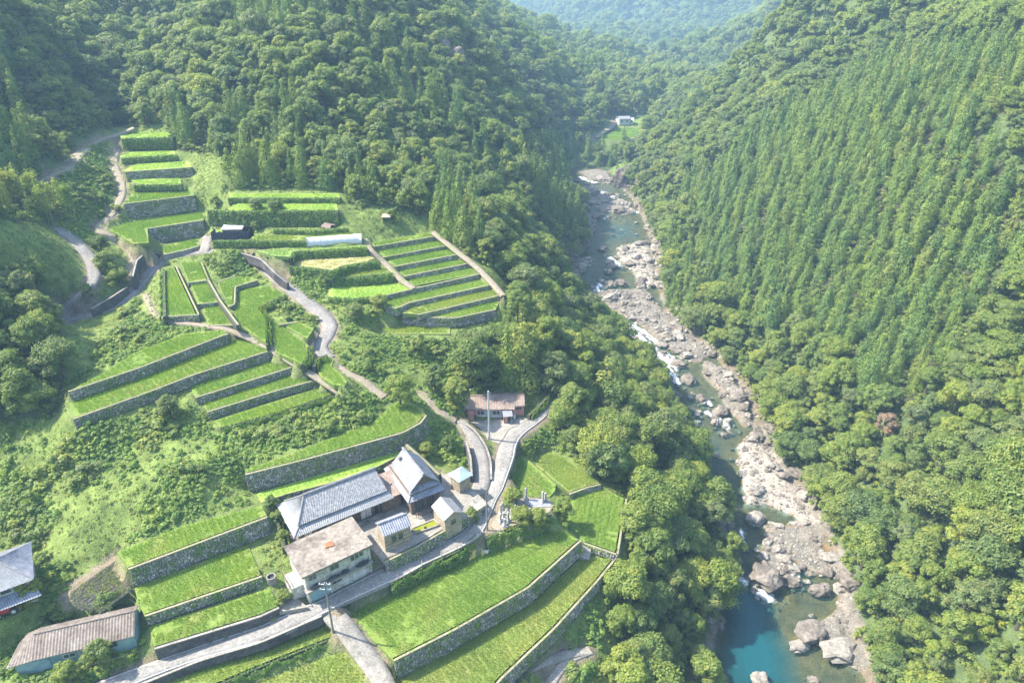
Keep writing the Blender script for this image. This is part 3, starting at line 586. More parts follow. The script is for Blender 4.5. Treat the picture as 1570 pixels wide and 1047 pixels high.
# ---------------------------------------------------------------- roads and paths
for n_, m_, l, r in RIB:
    k = len(l); lift = 0.05 if n_ != 'road' else 0.06
    pts = np.stack([l, (l * 2 + r) / 3, (l + 2 * r) / 3, r], 1).copy(); pts[..., 2] += lift
    sk = pts[:, [0, 3]].copy(); sk[..., 2] -= 0.5
    v = np.concatenate([sk[:, :1], pts, sk[:, 1:]], 1); v[:, 0, :2] += (l - r)[:, :2] * 0.02; v[:, -1, :2] -= (l - r)[:, :2] * 0.02
    idx = np.arange(k * 6).reshape(k, 6); q = np.stack([idx[:-1, :-1], idx[1:, :-1], idx[1:, 1:], idx[:-1, 1:]], -1).reshape(-1, 4)[:, ::-1]
    o = tag(mobj(n_, mesh(n_, v.reshape(-1, 3), q, M[m_])), kind='structure')
    if n_ == 'road':
        for side, (a_, b_) in enumerate(((l, r), (r, l))):
            lo_, hi_ = (2, 92) if side == 0 else (2, 118)
            e = a_[lo_:hi_] + (b_ - a_)[lo_:hi_] * 0.06; e2 = a_[lo_:hi_] + (b_ - a_)[lo_:hi_] * 0.093
            k2 = len(e); vv = np.stack([e, e2], 1).copy(); vv[..., 2] += lift + 0.006
            idx = np.arange(k2 * 2).reshape(k2, 2); qq = np.stack([idx[:-1, 0], idx[1:, 0], idx[1:, 1], idx[:-1, 1]], -1)
            if side == 0: qq = qq[:, ::-1]
            mobj('edge_line', mesh('edge_line', vv.reshape(-1, 3), qq, M['white_line']), o)
for n_, m_, ps, z in PLATS:
    if n_ not in PLATS_SHOWN: continue
    w = [P(*p, z)[:2] for p in ps]
    tag(MB().prism([tuple(p) for p in w], z - 0.6, z).build(n_, M[m_]), kind='structure')
# ---------------------------------------------------------------- scatter tool (for what nobody could count)
def scatter(name, pts, rot, scl, var, sources, parent=None, kind='stuff'):
    pts = np.asarray(pts, np.float32)
    me = bpy.data.meshes.new(name); me.vertices.add(len(pts)); me.vertices.foreach_set('co', pts.ravel())
    def att(n, t, a): x = me.attributes.new(n, t, 'POINT'); x.data.foreach_set('vector' if t == 'FLOAT_VECTOR' else 'value', np.ascontiguousarray(a).ravel())
    rot = np.asarray(rot, np.float32)
    if rot.ndim == 1: rot = np.stack([np.zeros_like(rot), np.zeros_like(rot), rot], 1)
    scl = np.asarray(scl, np.float32)
    if scl.ndim == 1: scl = np.repeat(scl[:, None], 3, 1)
    att('rot', 'FLOAT_VECTOR', rot); att('scl', 'FLOAT_VECTOR', scl); att('var', 'INT', np.asarray(var, np.int32))
    o = mobj(name, me, parent)
    if kind: o['kind'] = kind
    ng = bpy.data.node_groups.new('scatter_' + name, 'GeometryNodeTree')
    ng.interface.new_socket('Geometry', in_out='INPUT', socket_type='NodeSocketGeometry'); ng.interface.new_socket('Geometry', in_out='OUTPUT', socket_type='NodeSocketGeometry')
    n = ng.nodes; L = ng.links; gi = n.new('NodeGroupInput'); go = n.new('NodeGroupOutput'); ip = n.new('GeometryNodeInstanceOnPoints')
    ip.inputs['Pick Instance'].default_value = True
    jg = n.new('GeometryNodeJoinGeometry')
    for s in sources:
        oi = n.new('GeometryNodeObjectInfo'); oi.inputs[0].default_value = s; oi.inputs['As Instance'].default_value = True; L.new(oi.outputs['Geometry'], jg.inputs[0])
    def na(nm, t): a = n.new('GeometryNodeInputNamedAttribute'); a.data_type = t; a.inputs[0].default_value = nm; return [q for q in a.outputs if q.enabled][0]
    er = n.new('FunctionNodeEulerToRotation'); L.new(na('rot', 'FLOAT_VECTOR'), er.inputs[0])
    L.new(gi.outputs[0], ip.inputs['Points']); L.new(jg.outputs[0], ip.inputs['Instance']); L.new(na('var', 'INT'), ip.inputs['Instance Index'])
    L.new(er.outputs[0], ip.inputs['Rotation']); L.new(na('scl', 'FLOAT_VECTOR'), ip.inputs['Scale']); L.new(ip.outputs[0], go.inputs[0])
    md = o.modifiers.new('scatter', 'NODES'); md.node_group = ng
    return o
def leaf_quads(c, nrm, size, rng, aspect=0.7):
    """diamond leaves: centres c, facing nrm, per-leaf size"""
    n = len(c); r = rng.normal(size=(n, 3)); t = np.cross(nrm, r); t /= np.linalg.norm(t, axis=1)[:, None] + 1e-9
    b = np.cross(nrm, t); b /= np.linalg.norm(b, axis=1)[:, None] + 1e-9
    s = np.asarray(size).reshape(-1, 1) / 2
    v = np.stack([c - t * s, c - b * s * aspect, c + t * s, c + b * s * aspect], 1).reshape(-1, 3)
    return v, np.arange(n * 4).reshape(n, 4)
def src(name, me):                 # a source shape for scatter(), not itself in the scene
    return bpy.data.objects.new(name, me)

# ---------------------------------------------------------------- paddies
def crop_mat(name, cols, soil):
    leaf = mat_leaf(name + '_rice', cols, 0.35, 0.6, 0.25, 0.12)
    return mat_noise(name + '_paddy', soil, 0.15, 0.9, 0.5, 0.05, fine=3.0), leaf
CROP = {LUSH: crop_mat('lush', [(0.155, 0.265, 0.024), (0.175, 0.28, 0.028), (0.162, 0.268, 0.03)], [(0.10, 0.16, 0.025), (0.13, 0.19, 0.03), (0.18, 0.19, 0.05)]),
        LIME: crop_mat('lime', [(0.2, 0.31, 0.035), (0.235, 0.325, 0.04), (0.21, 0.31, 0.05)], [(0.18, 0.3, 0.05), (0.22, 0.34, 0.05), (0.26, 0.33, 0.08)]),
        GOLD: crop_mat('gold', [(0.175, 0.26, 0.028), (0.205, 0.27, 0.034), (0.18, 0.255, 0.034)], [(0.13, 0.185, 0.035), (0.16, 0.2, 0.045), (0.2, 0.205, 0.055)]),
        FALLOW: crop_mat('fallow', [(0.22, 0.24, 0.06), (0.25, 0.25, 0.08)], [(0.28, 0.24, 0.11), (0.26, 0.25, 0.09), (0.3, 0.25, 0.14)]),
        GRASS: crop_mat('meadow', [(0.15, 0.26, 0.05), (0.18, 0.28, 0.05)], [(0.14, 0.23, 0.05), (0.18, 0.26, 0.06), (0.24, 0.27, 0.09)])}
def rice_row(seed, nb, L=1.1, wd=0.36, h=0.42, bw=0.05):
    g = np.random.default_rng(seed); x = g.uniform(-L / 2, L / 2, nb); y = g.normal(0, wd * 0.28, nb)
    hh = h * g.uniform(0.6, 1.1, nb); lean = g.normal(0, 0.16, (nb, 2)) + np.c_[np.zeros(nb), y * 0.5]
    a = g.uniform(0, math.pi, nb); ux, uy = np.cos(a) * bw / 2, np.sin(a) * bw / 2
    b0 = np.stack([x - ux, y - uy, 0 * x], 1); b1 = np.stack([x + ux, y + uy, 0 * x], 1)
    mid = np.c_[x + lean[:, 0] * 0.4, y + lean[:, 1] * 0.4, hh * 0.65]; tip = np.c_[x + lean[:, 0], y + lean[:, 1], hh]
    m0 = mid - np.stack([ux, uy, 0 * ux], 1) * 0.9; m1 = mid + np.stack([ux, uy, 0 * ux], 1) * 0.9
    v = np.stack([b0, b1, m1, m0, tip], 1).reshape(-1, 3); i = np.arange(nb)[:, None] * 5
    f = np.concatenate([i + np.array([[0, 1, 2, 3]]), i + np.array([[3, 2, 4, 4]])], 0)
    q = [tuple(r) for r in (i + np.array([[0, 1, 2, 3]])).tolist()] + [tuple(r) for r in (i + np.array([[3, 2, 4]])).tolist()]
    return v, q
RICE = {}
for k_, (soil, leaf) in CROP.items():
    RICE[k_] = []
    for s_ in range(3):
        v, q = rice_row(100 + s_, 26, h=0.42 if k_ in (LUSH, GOLD) else 0.28)
        RICE[k_].append(src('rice_row_' + k_, mesh('rice_row', v, q, leaf)))
for fid, ps, z, crop, desc in FIELDS:
    w = fieldsW[fid]; poly = [tuple(p[:2]) for p in w]
    name = 'rice_paddy' if crop in (LUSH, GOLD) else 'field'
    o = MB().prism(poly, z - 0.8, z).build(name, CROP[crop][0])
    tag(o, desc, 'rice field' if name == 'rice_paddy' else 'field', 'terraced fields of the hamlet')
    e = np.roll(w, -1, 0) - w; k = np.argmax(np.linalg.norm(e[:, :2], axis=1)); d = e[k, :2] / np.linalg.norm(e[k, :2]); n_ = np.array([-d[1], d[0]])
    c = w[:, :2].mean(0); far = c[1] > 180
    sp, L = (0.46, 1.1) if not far else (0.62, 1.9)
    if fid in ('F3', 'F5', 'F18'): d, n_ = n_, d          # planted the other way
    ext = np.abs((w[:, :2] - c)).sum(1).max() + 3
    ii = np.arange(-ext, ext, L * 0.95); jj = np.arange(-ext, ext, sp); I, J = np.meshgrid(ii, jj, indexing='ij')
    I = I + RNG.uniform(-0.15, 0.15, I.shape); I, J = I.ravel(), J.ravel() + RNG.normal(0, 0.025, J.size)
    q = c + I[:, None] * d + J[:, None] * n_
    ok = np.ones(len(q), bool)
    for s_ in (-0.48, 0, 0.48): ok &= inpoly(q[:, 0] + d[0] * L * s_, q[:, 1] + d[1] * L * s_, poly)
    dd, _ = segdist(q[:, 0], q[:, 1], np.array(poly), True); ok &= dd > 0.28
    thin = vnoise(q[:, 0], q[:, 1], 5.0, 91) * 0.6 + vnoise(q[:, 0], q[:, 1], 1.6, 92) * 0.4
    ok &= (thin > (0.23 if crop == LUSH else 0.28)) | (RNG.uniform(size=len(q)) < 0.3)
    if crop == FALLOW: ok &= RNG.uniform(size=len(q)) < 0.35
    q = q[ok]; n = len(q)
    if n == 0: continue
    s = (0.75 + 0.5 * vnoise(q[:, 0], q[:, 1], 4.0, 93)) * RNG.uniform(0.9, 1.1, n)
    sc = np.stack([np.full(n, L / 1.1), np.full(n, sp / 0.36 * 0.8), s * (1.0 if crop in (LUSH, GOLD) else 0.8)], 1)
    scatter('rice_plants' if name == 'rice_paddy' else 'grass_blades', np.c_[q, np.full(n, z - 0.01)], np.full(n, math.atan2(d[1], d[0])) + RNG.normal(0, 0.03, n), sc, RNG.integers(0, 3, n), RICE[crop], o)

# ---------------------------------------------------------------- terrace walls
m, nt, b = newmat('dry_stone')
at = N(nt, 'ShaderNodeAttribute', attribute_name='tone'); f = posnoise(nt, 3.0, 5)
r = ramp(nt, [(0.0, (0.13, 0.12, 0.105)), (0.4, (0.25, 0.235, 0.205)), (0.75, (0.38, 0.355, 0.31)), (1.0, (0.52, 0.49, 0.42))], at.outputs['Fac'])
mo = posnoise(nt, 0.7, 5); mr_ = ramp(nt, [(0.48, (0, 0, 0)), (0.66, (1, 1, 1))], mo)
g = ramp(nt, [(0.3, (0.65, 0.65, 0.65)), (0.7, (1.25, 1.25, 1.22))], f)
cc = mixc(nt, mixc(nt, r.outputs[0], g.outputs[0], 1.0, 'MULTIPLY'), (0.13, 0.18, 0.06), mr_.outputs[0])
nt.links.new(cc, b.inputs['Base Color']); b.inputs['Roughness'].default_value = 0.95; bump(nt, b, f, 0.5, 0.04); M['stonewall'] = m
M['wall_core'] = mat_noise('wall_earth_core', [(0.05, 0.048, 0.04), (0.09, 0.09, 0.06)], 1.5, 0.95)
def sweep(w, prof):            # prof: function i -> list of (offset outwards, z)
    pass
WALL_LABEL = {ST: 'grey dry stone terrace wall holding up the ', HG: 'green overgrown bank below the ', CN: 'low concrete kerb wall below the ', DC: 'dark mossy concrete retaining wall below the '}
WALL_NAME = {ST: 'stone_wall', HG: 'hedge_bank', CN: 'concrete_wall', DC: 'retaining_wall'}
def resample(w, hh, step):
    L = np.r_[0, np.cumsum(np.linalg.norm(np.diff(w[:, :2], axis=0), axis=1))]; n = max(2, int(L[-1] / step) + 1); s = np.linspace(0, L[-1], n)
    return np.stack([np.interp(s, L, w[:, k]) for k in range(3)], 1), np.interp(s, L, hh), s
def leaf_cover(pts, nrm, size, rng, mat, name, parent):
    v, q = leaf_quads(pts, nrm, size, rng); o = mobj(name, mesh(name, v, q, mat), parent); o['kind'] = 'stuff'; return o
def build_wall(w, hh, kind, label, fpoly=None, far=False, group='terrace walls', inward=None, zcap=0.08):
    w2, h2, s = resample(w, hh, 1.2 if kind != HG else 1.0)
    t = np.gradient(w2[:, :2], axis=0); t /= np.linalg.norm(t, axis=1)[:, None] + 1e-9; out = np.c_[t[:, 1], -t[:, 0]]
    k = len(w2) // 2
    if inward is None:
        a = ground(*(w2[:, :2] + out * 2.4).T).mean(); c = ground(*(w2[:, :2] - out * 2.4).T).mean()
        if a > c: out = -out
    elif ((np.asarray(inward) - w2[k, :2]) @ out[k]) > 0: out = -out
    bat = 0.12 * h2
    def row(off, z): return np.c_[w2[:, :2] + out * np.asarray(off).reshape(-1, 1), z]
    zt = w2[:, 2]; n = len(w2)
    def loft(rows, name, mat, parent=None):
        R = np.stack(rows, 1); m_ = R.shape[1]; idx = np.arange(n * m_).reshape(n, m_); fs = []
        for j in range(m_):
            j2 = (j + 1) % m_
            fs += np.stack([idx[:-1, j], idx[1:, j], idx[1:, j2], idx[:-1, j2]], -1).tolist()
        fs += [idx[0].tolist(), idx[-1][::-1].tolist()]
        me = mesh(name, R.reshape(-1, 3), [tuple(q) for q in fs], mat); bm = bmesh.new(); bm.from_mesh(me); bmesh.ops.recalc_face_normals(bm, faces=bm.faces); bm.to_mesh(me); bm.free()
        return mobj(name, me, parent)
    core_m = {ST: M['wall_core'], HG: M['wall_core'], CN: M['concrete'], DC: M['dark_concrete']}[kind]
    z1 = np.zeros(n)
    o = loft([row(z1, zt), row(bat + 0.0, zt - h2 - 0.5), row(z1 - 0.5, zt - h2 - 0.5), row(z1 - 0.5, zt)], WALL_NAME[kind], core_m)
    tag(o, label, 'wall' if kind != HG else 'bank', group)
    if kind == HG:
        A = float((np.diff(s) * (h2[1:] + h2[:-1]) / 2).sum()); cnt = int(min(9000, A * (60 if not far else 30) + s[-1] * 40)); size = 0.24 if not far else 0.36
        u = RNG.uniform(0, s[-1], cnt); vv = RNG.uniform(-0.12, 1.02, cnt); H_ = np.interp(u, s, h2)
        bx = np.interp(u, s, w2[:, 0]); by = np.interp(u, s, w2[:, 1]); ox = np.interp(u, s, out[:, 0]); oy = np.interp(u, s, out[:, 1]); bz = np.interp(u, s, zt)
        lump = 0.55 * vnoise(u, vv * H_, 0.9, 7); top = vv < 0.0
        off = np.where(top, RNG.uniform(-0.5, 0.15, cnt), 0.1 + 0.12 * H_ * vv + lump * np.clip(1.2 - vv * 0.4, 0, 1)); zz = np.where(top, bz + 0.02 + 0.12 * RNG.uniform(0, 1, cnt), bz + 0.1 - vv * H_)
        p = np.c_[bx + ox * off, by + oy * off, zz]; nn = np.c_[ox, oy, np.full(cnt, 0.7)] + RNG.normal(0, 0.6, (cnt, 3)); nn /= np.linalg.norm(nn, axis=1)[:, None]
        leaf_cover(p, nn, RNG.uniform(0.7, 1.4, cnt) * size, RNG, M['hedge'] if far or RNG.uniform() < 0.5 else M['vine'], 'foliage', o)
        return o
    cap = loft([row(z1 + 0.08, zt + zcap), row(z1 + 0.08, zt - 0.06), row(z1 - 0.24, zt - 0.06), row(z1 - 0.24, zt + zcap)], 'coping', M['coping'] if kind == ST else M['concrete'], o)
    if kind == ST:
        ch = 0.30 if not far else 0.42; V = []; Q = []; T = []
        hmax = h2.max(); ncr = int(hmax / ch) + 1
        for c_ in range(ncr):
            u = -RNG.uniform(0, 0.3)
            while u < s[-1]:
                wd = RNG.uniform(0.75, 1.9) * ch; u0, u1 = max(0, u + 0.03), min(s[-1], u + wd - 0.03); u += wd
                if u1 - u0 < 0.1: continue
                um = (u0 + u1) / 2; H_ = np.interp(um, s, h2); d0 = c_ * ch + RNG.uniform(0, 0.05) ; d1 = (c_ + 1) * ch - RNG.uniform(0, 0.05)
                if d0 > H_ - 0.05: continue
                d1 = min(d1, H_ + 0.1)
                def pt(uu, dd, pr):
                    ox = np.interp(uu, s, out[:, 0]); oy = np.interp(uu, s, out[:, 1]); o_ = 0.12 * dd + pr
                    return (np.interp(uu, s, w2[:, 0]) + ox * o_, np.interp(uu, s, w2[:, 1]) + oy * o_, np.interp(uu, s, zt) - dd)
                j = lambda: RNG.uniform(-0.04, 0.04); pr = RNG.uniform(0.05, 0.16); b0 = len(V); a = 0.2
                V += [pt(u0, d0, 0.0), pt(u1, d0, 0.0), pt(u1, d1, 0.0), pt(u0, d1, 0.0)]
                du, dd = (u1 - u0) * a, (d1 - d0) * a
                V += [pt(u0 + du + j(), d0 + dd + j(), pr), pt(u1 - du + j(), d0 + dd + j(), pr + j() * 0.6), pt(u1 - du + j(), d1 - dd + j(), pr), pt(u0 + du + j(), d1 - dd + j(), pr + j() * 0.6)]
                Q += [(b0 + 4, b0 + 5, b0 + 6, b0 + 7)] + [(b0 + i, b0 + (i + 1) % 4, b0 + 4 + (i + 1) % 4, b0 + 4 + i) for i in range(4)]
                T += [float(np.clip(RNG.beta(1.6, 2.0), 0, 1))] * 8
        me = mesh('stones', V, np.array(Q), M['stonewall']); a_ = me.attributes.new('tone', 'FLOAT', 'POINT'); a_.data.foreach_set('value', np.array(T, np.float32))
        bm = bmesh.new(); bm.from_mesh(me); bmesh.ops.recalc_face_normals(bm, faces=bm.faces); bm.to_mesh(me); bm.free()
        so = mobj('stones', me, o); so['kind'] = 'stuff'
        # weeds rooted in the joints
        A = float((np.diff(s) * (h2[1:] + h2[:-1]) / 2).sum()); cnt = int(A * 12)
        u = RNG.uniform(0, s[-1], cnt); vv = RNG.beta(1, 1.2, cnt); keep = vnoise(u, vv * 3, 2.2, int(abs(w2[0, 0] * 7)) % 50) > 0.46; u, vv = u[keep], vv[keep]; cnt = len(u)
        if cnt > 3:
            H_ = np.interp(u, s, h2); ox = np.interp(u, s, out[:, 0]); oy = np.interp(u, s, out[:, 1]); off = 0.12 * H_ * vv + RNG.uniform(0.1, 0.3, cnt)
            p = np.c_[np.interp(u, s, w2[:, 0]) + ox * off, np.interp(u, s, w2[:, 1]) + oy * off, np.interp(u, s, zt) - vv * H_]
            nn = np.c_[ox, oy, np.full(cnt, 0.6)] + RNG.normal(0, 0.5, (cnt, 3)); nn /= np.linalg.norm(nn, axis=1)[:, None]
            leaf_cover(p, nn, RNG.uniform(0.15, 0.35, cnt), RNG, M['vine'], 'weeds', o)
    return o
seen_l = {}
for n_, w, hh, kind in WALLW:
    ref = wall_ref(n_); base = WALL_LABEL[kind] + FDESC[ref]
    if n_.endswith('u') or n_ == 'F26': base = base.replace('holding up', 'behind').replace('below', 'behind')
    if n_.endswith('b'): base = base.replace('terrace wall holding up', 'side wall of').replace('below', 'beside')
    if n_.endswith('x'): pass
    words = base.split(); base = ' '.join(words[:16]).rstrip(',')
    build_wall(w, hh, kind, base, far=w[:, 1].mean() > 125)
# ---------------------------------------------------------------- trees
def unit(v): return v / (np.linalg.norm(v, axis=-1, keepdims=True) + 1e-9)
def broad_crown(seed, nlobe, nleaf, R=3.0, Hc=7.5, flat=0.75, leaf=0.42):
    """a crown of leafy lobes: each lobe is a shell of leaves, so gaps and clumps show"""
    g = np.random.default_rng(seed); C = []; S = []
    for i in range(nlobe):
        a = i * 2.399 + g.uniform(-0.4, 0.4); k = (i + 0.5) / nlobe; rr = R * 0.76 * math.sqrt(k) * g.uniform(0.75, 1.15)
        z = Hc - R * flat * 0.45 - (rr / R) ** 2 * R * flat * 1.35 * g.uniform(0.7, 1.25) + g.uniform(-0.5, 0.5)
        C.append((rr * math.cos(a), rr * math.sin(a), z)); S.append(R * g.uniform(0.15, 0.36))
    for i in range(nlobe // 2):
        a = g.uniform(0, 6.28); rr = R * g.uniform(0.35, 0.8); C.append((rr * math.cos(a), rr * math.sin(a), Hc - R * flat * g.uniform(1.3, 2.2))); S.append(R * g.uniform(0.2, 0.36))
    C = np.array(C); S = np.array(S); w = S ** 2; k = g.choice(len(C), nleaf, p=w / w.sum())
    d = unit(g.normal(size=(nleaf, 3))); d[:, 2] = np.where(d[:, 2] < -0.35, -d[:, 2], d[:, 2])
    sub = unit(g.normal(size=(nleaf, 3)))
    bump_ = 1 + 0.22 * np.sin(d[:, 0] * 7 + k * 3.1) * np.sin(d[:, 1] * 7 + k) * np.sin(d[:, 2] * 6 + k * 1.7)
    p = C[k] + d * (S[k] * bump_ * g.uniform(0.6, 1.14, nleaf))[:, None] * np.array([1, 1, 0.8])
    n = unit(d * 1.0 + np.array([0, 0, 0.45]) + sub * 0.5)
    return leaf_quads(p, n, leaf * g.uniform(0.65, 1.35, nleaf), g) + (C, S)
def trunk_mesh(seed, Hc, C, r=0.22, nb=6):
    g = np.random.default_rng(seed); mb = MB(); x = g.uniform(-0.3, 0.3, 2); mid = Vector((x[0], x[1], Hc * 0.4)); top = Vector((x[0] * 1.5, x[1] * 1.5, Hc * 0.72))
    mb.tube([(0, 0, -1.2), (x[0] * .3, x[1] * .3, Hc * 0.2), mid, top], r * 1.3, 7, r * 0.45)
    for i in g.choice(len(C), min(nb, len(C)), replace=False):
        e = Vector(C[i]); s = mid.lerp(top, g.uniform(0, 0.8)); mb.tube([s, s.lerp(e, 0.5) + Vector((0, 0, 0.3)), e], r * 0.5, 5, r * 0.12)
    return mb
def cedar_crown(seed, nleaf, H=12.0, R=1.7, base=0.22, leaf=0.42, skew=1.0):
    g = np.random.default_rng(seed); nt_ = int(H * 1.5); C = []; S = []; A = []
    for i in range(nt_):
        k = (i + g.uniform(-0.3, 0.3)) / nt_; z = H * (base + (1 - base) * max(0, k)); r = R * (1 - max(0, k)) ** 0.85 * g.uniform(0.8, 1.15) + 0.12
        m = max(2, int(7 * (1 - k)) + 1)
        for j in range(m): a = g.uniform(0, 6.28); C.append((math.cos(a) * r * 0.62, math.sin(a) * r * 0.62, z - 0.25 * r)); S.append(0.26 + 0.34 * r * g.uniform(0.6, 1.15)); A.append(a)
    C = np.array(C); S = np.array(S); w = S ** 2; k = g.choice(len(C), nleaf, p=w / w.sum()); d = unit(g.normal(size=(nleaf, 3)))
    p = C[k] + d * S[k][:, None] * g.uniform(0.6, 1.0, (nleaf, 1)) * np.array([1, 1, 1.15])
    rad = unit(np.c_[p[:, :2], np.full(nleaf, 0.35 * R)])
    n = unit(rad * 1.0 + d * 0.4 + g.normal(size=(nleaf, 3)) * 0.25)
    return leaf_quads(p, n, leaf * g.uniform(0.6, 1.3, nleaf), g, 0.55)
def joined(name, parts, mats):
    V = []; Fs = []; mi = []; b = 0
    for k, (v, f) in enumerate(parts):
        V.append(np.asarray(v, float).reshape(-1, 3)); Fs += [tuple(int(i) + b for i in q) for q in f]; mi += [k] * len(f); b += len(V[-1])
    return mesh(name, np.concatenate(V), Fs, mats, False, mi)
BROAD = []          # (crown mesh, trunk mesh, whole source, reference height, reference radius)
for i, (nl_, nlf, R, Hc, fl, lf) in enumerate([(24, 6200, 3.0, 7.5, 0.85, 0.30), (32, 7000, 3.3, 8.0, 0.75, 0.30), (17, 5200, 2.5, 7.6, 1.15, 0.29), (28, 6600, 3.2, 7.2, 0.68, 0.31), (20, 5800, 2.8, 8.4, 1.0, 0.29), (38, 7600, 3.5, 7.8, 0.65, 0.30)]):
    v, q, C, S = broad_crown(300 + i, nl_, nlf, R, Hc, fl, lf); cm = mesh('crown', v, q, M['leaf']); tb = trunk_mesh(400 + i, Hc, C); tm = mesh('trunk', tb.v, tb.f, M['bark'])
    v2, q2, C2, S2 = broad_crown(300 + i, nl_, int(nlf * 0.55), R, Hc, fl, lf * 1.25)
    BROAD.append((cm, tm, src('broadleaf_source', joined('broadleaf', [(v2, q2), (tb.v, tb.f)], [M['leaf'], M['bark']])), Hc, R))
CED = []
for i, (H_, R_, bs) in enumerate([(10.0, 2.5, 0.05), (11.0, 2.7, 0.06), (9.2, 2.35, 0.05), (11.5, 2.55, 0.06), (10.4, 2.75, 0.05)]):
    v, q = cedar_crown(500 + i, 4200, H_, R_, bs, 0.34); cm = mesh('crown', v, q, M['cedar']); tb = MB().tube([(0, 0, -1), (0, 0, H_ * 0.5), (0, 0, H_ * 0.95)], 0.17, 6, 0.03); tm = mesh('trunk', tb.v, tb.f, M['bark'])
    v2, q2 = cedar_crown(500 + i, 2700, H_, R_, bs, 0.42)
    CED.append((cm, tm, src('cedar_source', joined('cedar', [(v2, q2), (tb.v, tb.f)], [M['cedar'], M['bark']])), H_, R_))
def bamboo_crown(seed, n):
    g = np.random.default_rng(seed); P_ = []; Nn = []
    for c in range(9):
        a = g.uniform(0, 6.28); r = g.uniform(0.2, 1.5); x, y = r * math.cos(a), r * math.sin(a); h = g.uniform(7, 9); bx, by = g.normal(0, 0.8, 2)
        m = n // 9; k = g.uniform(0.35, 1, m); q = np.c_[x + bx * k ** 3, y + by * k ** 3, h * k - 1.2 * k ** 6]
        q += g.normal(size=(m, 3)) * np.c_[0.42 * (1.15 - k * 0.7), 0.42 * (1.15 - k * 0.7), 0.3 + 0 * k]; P_.append(q)
    P_ = np.concatenate(P_); nn = unit(g.normal(size=P_.shape) + np.array([0, 0, 0.8])); return leaf_quads(P_, nn, 0.34 * g.uniform(0.6, 1.3, len(P_)), g, 0.45)
bv, bq = bamboo_crown(77, 2400); BAM_C = mesh('crown', bv, bq, M['bamboo']); tb = MB()
for c in range(9): a = c * 0.7; tb.tube([(math.cos(a) * 0.8, math.sin(a) * 0.8, -0.6), (math.cos(a), math.sin(a), 4), (math.cos(a) * 1.2, math.sin(a) * 1.2, 6.5)], 0.05, 5, 0.02)
BAM_T = mesh('stems', tb.v, tb.f, mat_plain('bamboo_stem', (0.2, 0.24, 0.08)))
def bush_mesh(seed, n, R, leaf, mat):
    v, q, C, S = broad_crown(seed, 9, n, R, R * 1.25, 1.0, leaf); return mesh('foliage', v, q, mat)

ONES = 'zero one two three four five six seven eight nine ten eleven twelve thirteen fourteen fifteen sixteen seventeen eighteen nineteen'.split()
TENS = '_ _ twenty thirty forty fifty sixty seventy eighty ninety hundred'.split()
def numw(n):
    n = int(max(0, min(100, n))); return ONES[n] if n < 20 else TENS[n // 10] + ('-' + ONES[n % 10] if n % 10 else '')
def where(p):                     # place in the photo, in words
    q = project(np.array(p))[0]; return numw(round(q[0] / 15.7)) + ' percent across, ' + numw(round(q[1] / 10.47)) + ' percent down'
def place_tree(kind, crown, trunk, x, y, z, s, rz, label, cat, group, sz=None, mat=None):
    e = empty(kind, (x, y, z), rz); e.scale = (s, s, s * (sz or 1.0)); tag(e, label, cat, group)
    c = mobj('crown', crown, e); t = mobj('trunk' if trunk is not BAM_T else 'stems', trunk, e)
    if mat:
        c.material_slots[0].link = 'OBJECT'; c.material_slots[0].material = mat
    return e

# candidate positions on a jittered grid, thinned by what grows where
def jitter(x0, x1, y0, y1, s, seed, j=0.33):
    g = np.random.default_rng(seed); X, Y = np.meshgrid(np.arange(x0, x1, s), np.arange(y0, y1, s * 0.87), indexing='ij')
    X = X + (np.arange(X.shape[1]) % 2) * s / 2; X = X + g.uniform(-j, j, X.shape) * s; Y = Y + g.uniform(-j, j, Y.shape) * s; return X.ravel(), Y.ravel()
def in_view(x, y, z, mx=60, my=60):
    q = project(np.stack([x, y, z], 1)); return (q[:, 0] > -mx) & (q[:, 0] < 1570 + mx) & (q[:, 1] > -my) & (q[:, 1] < 1047 + my), q
TR = {'b': [], 'c': []}
for (x0, x1, y0, y1, s, seed) in [(-170, 250, 40, 230, 4.3, 1), (-260, 420, 230, 420, 5.6, 2), (-330, 620, 420, 700, 8.0, 3), (-520, 800, 700, 1300, 13.0, 4), (-900, 1000, 1300, 2400, 19.0, 5)]:
    x, y = jitter(x0, x1, y0, y1, s, seed); z = ground(x, y); ok = is_wood(x, y, z) & ~cedar_zone(x, y, z); v, q = in_view(x, y, z + 4, 160, 140); ok &= v
    c = CLS[np.clip(np.searchsorted(gx, x), 0, nx - 1), np.clip(np.searchsorted(gy, y), 0, ny - 1)]; ok &= c <= 2
    x, y, z = x[ok], y[ok], z[ok]; n = len(x); k = {4.3: 1.0, 5.6: 1.2, 8.0: 1.75, 13.0: 2.5, 19.0: 3.4}[s]
    TR['b'].append(np.c_[x, y, z, k * RNG.uniform(0.62, 1.18, n) * (0.85 + 0.35 * vnoise(x, y, 25, 5))])
for (x0, x1, y0, y1, s, seed) in [(-170, 250, 40, 260, 4.25, 11), (-260, 420, 260, 480, 4.7, 12)]:
    x, y = jitter(x0, x1, y0, y1, s, seed, 0.4); z = ground(x, y); ok = is_wood(x, y, z) & cedar_zone(x, y, z); v, q = in_view(x, y, z + 5, 160, 140); ok &= v
    x, y, z = x[ok], y[ok], z[ok]; n = len(x); k = {4.25: 1.0, 4.7: 1.1}[s]
    TR['c'].append(np.c_[x, y, z, k * RNG.uniform(0.7, 1.2, n)])
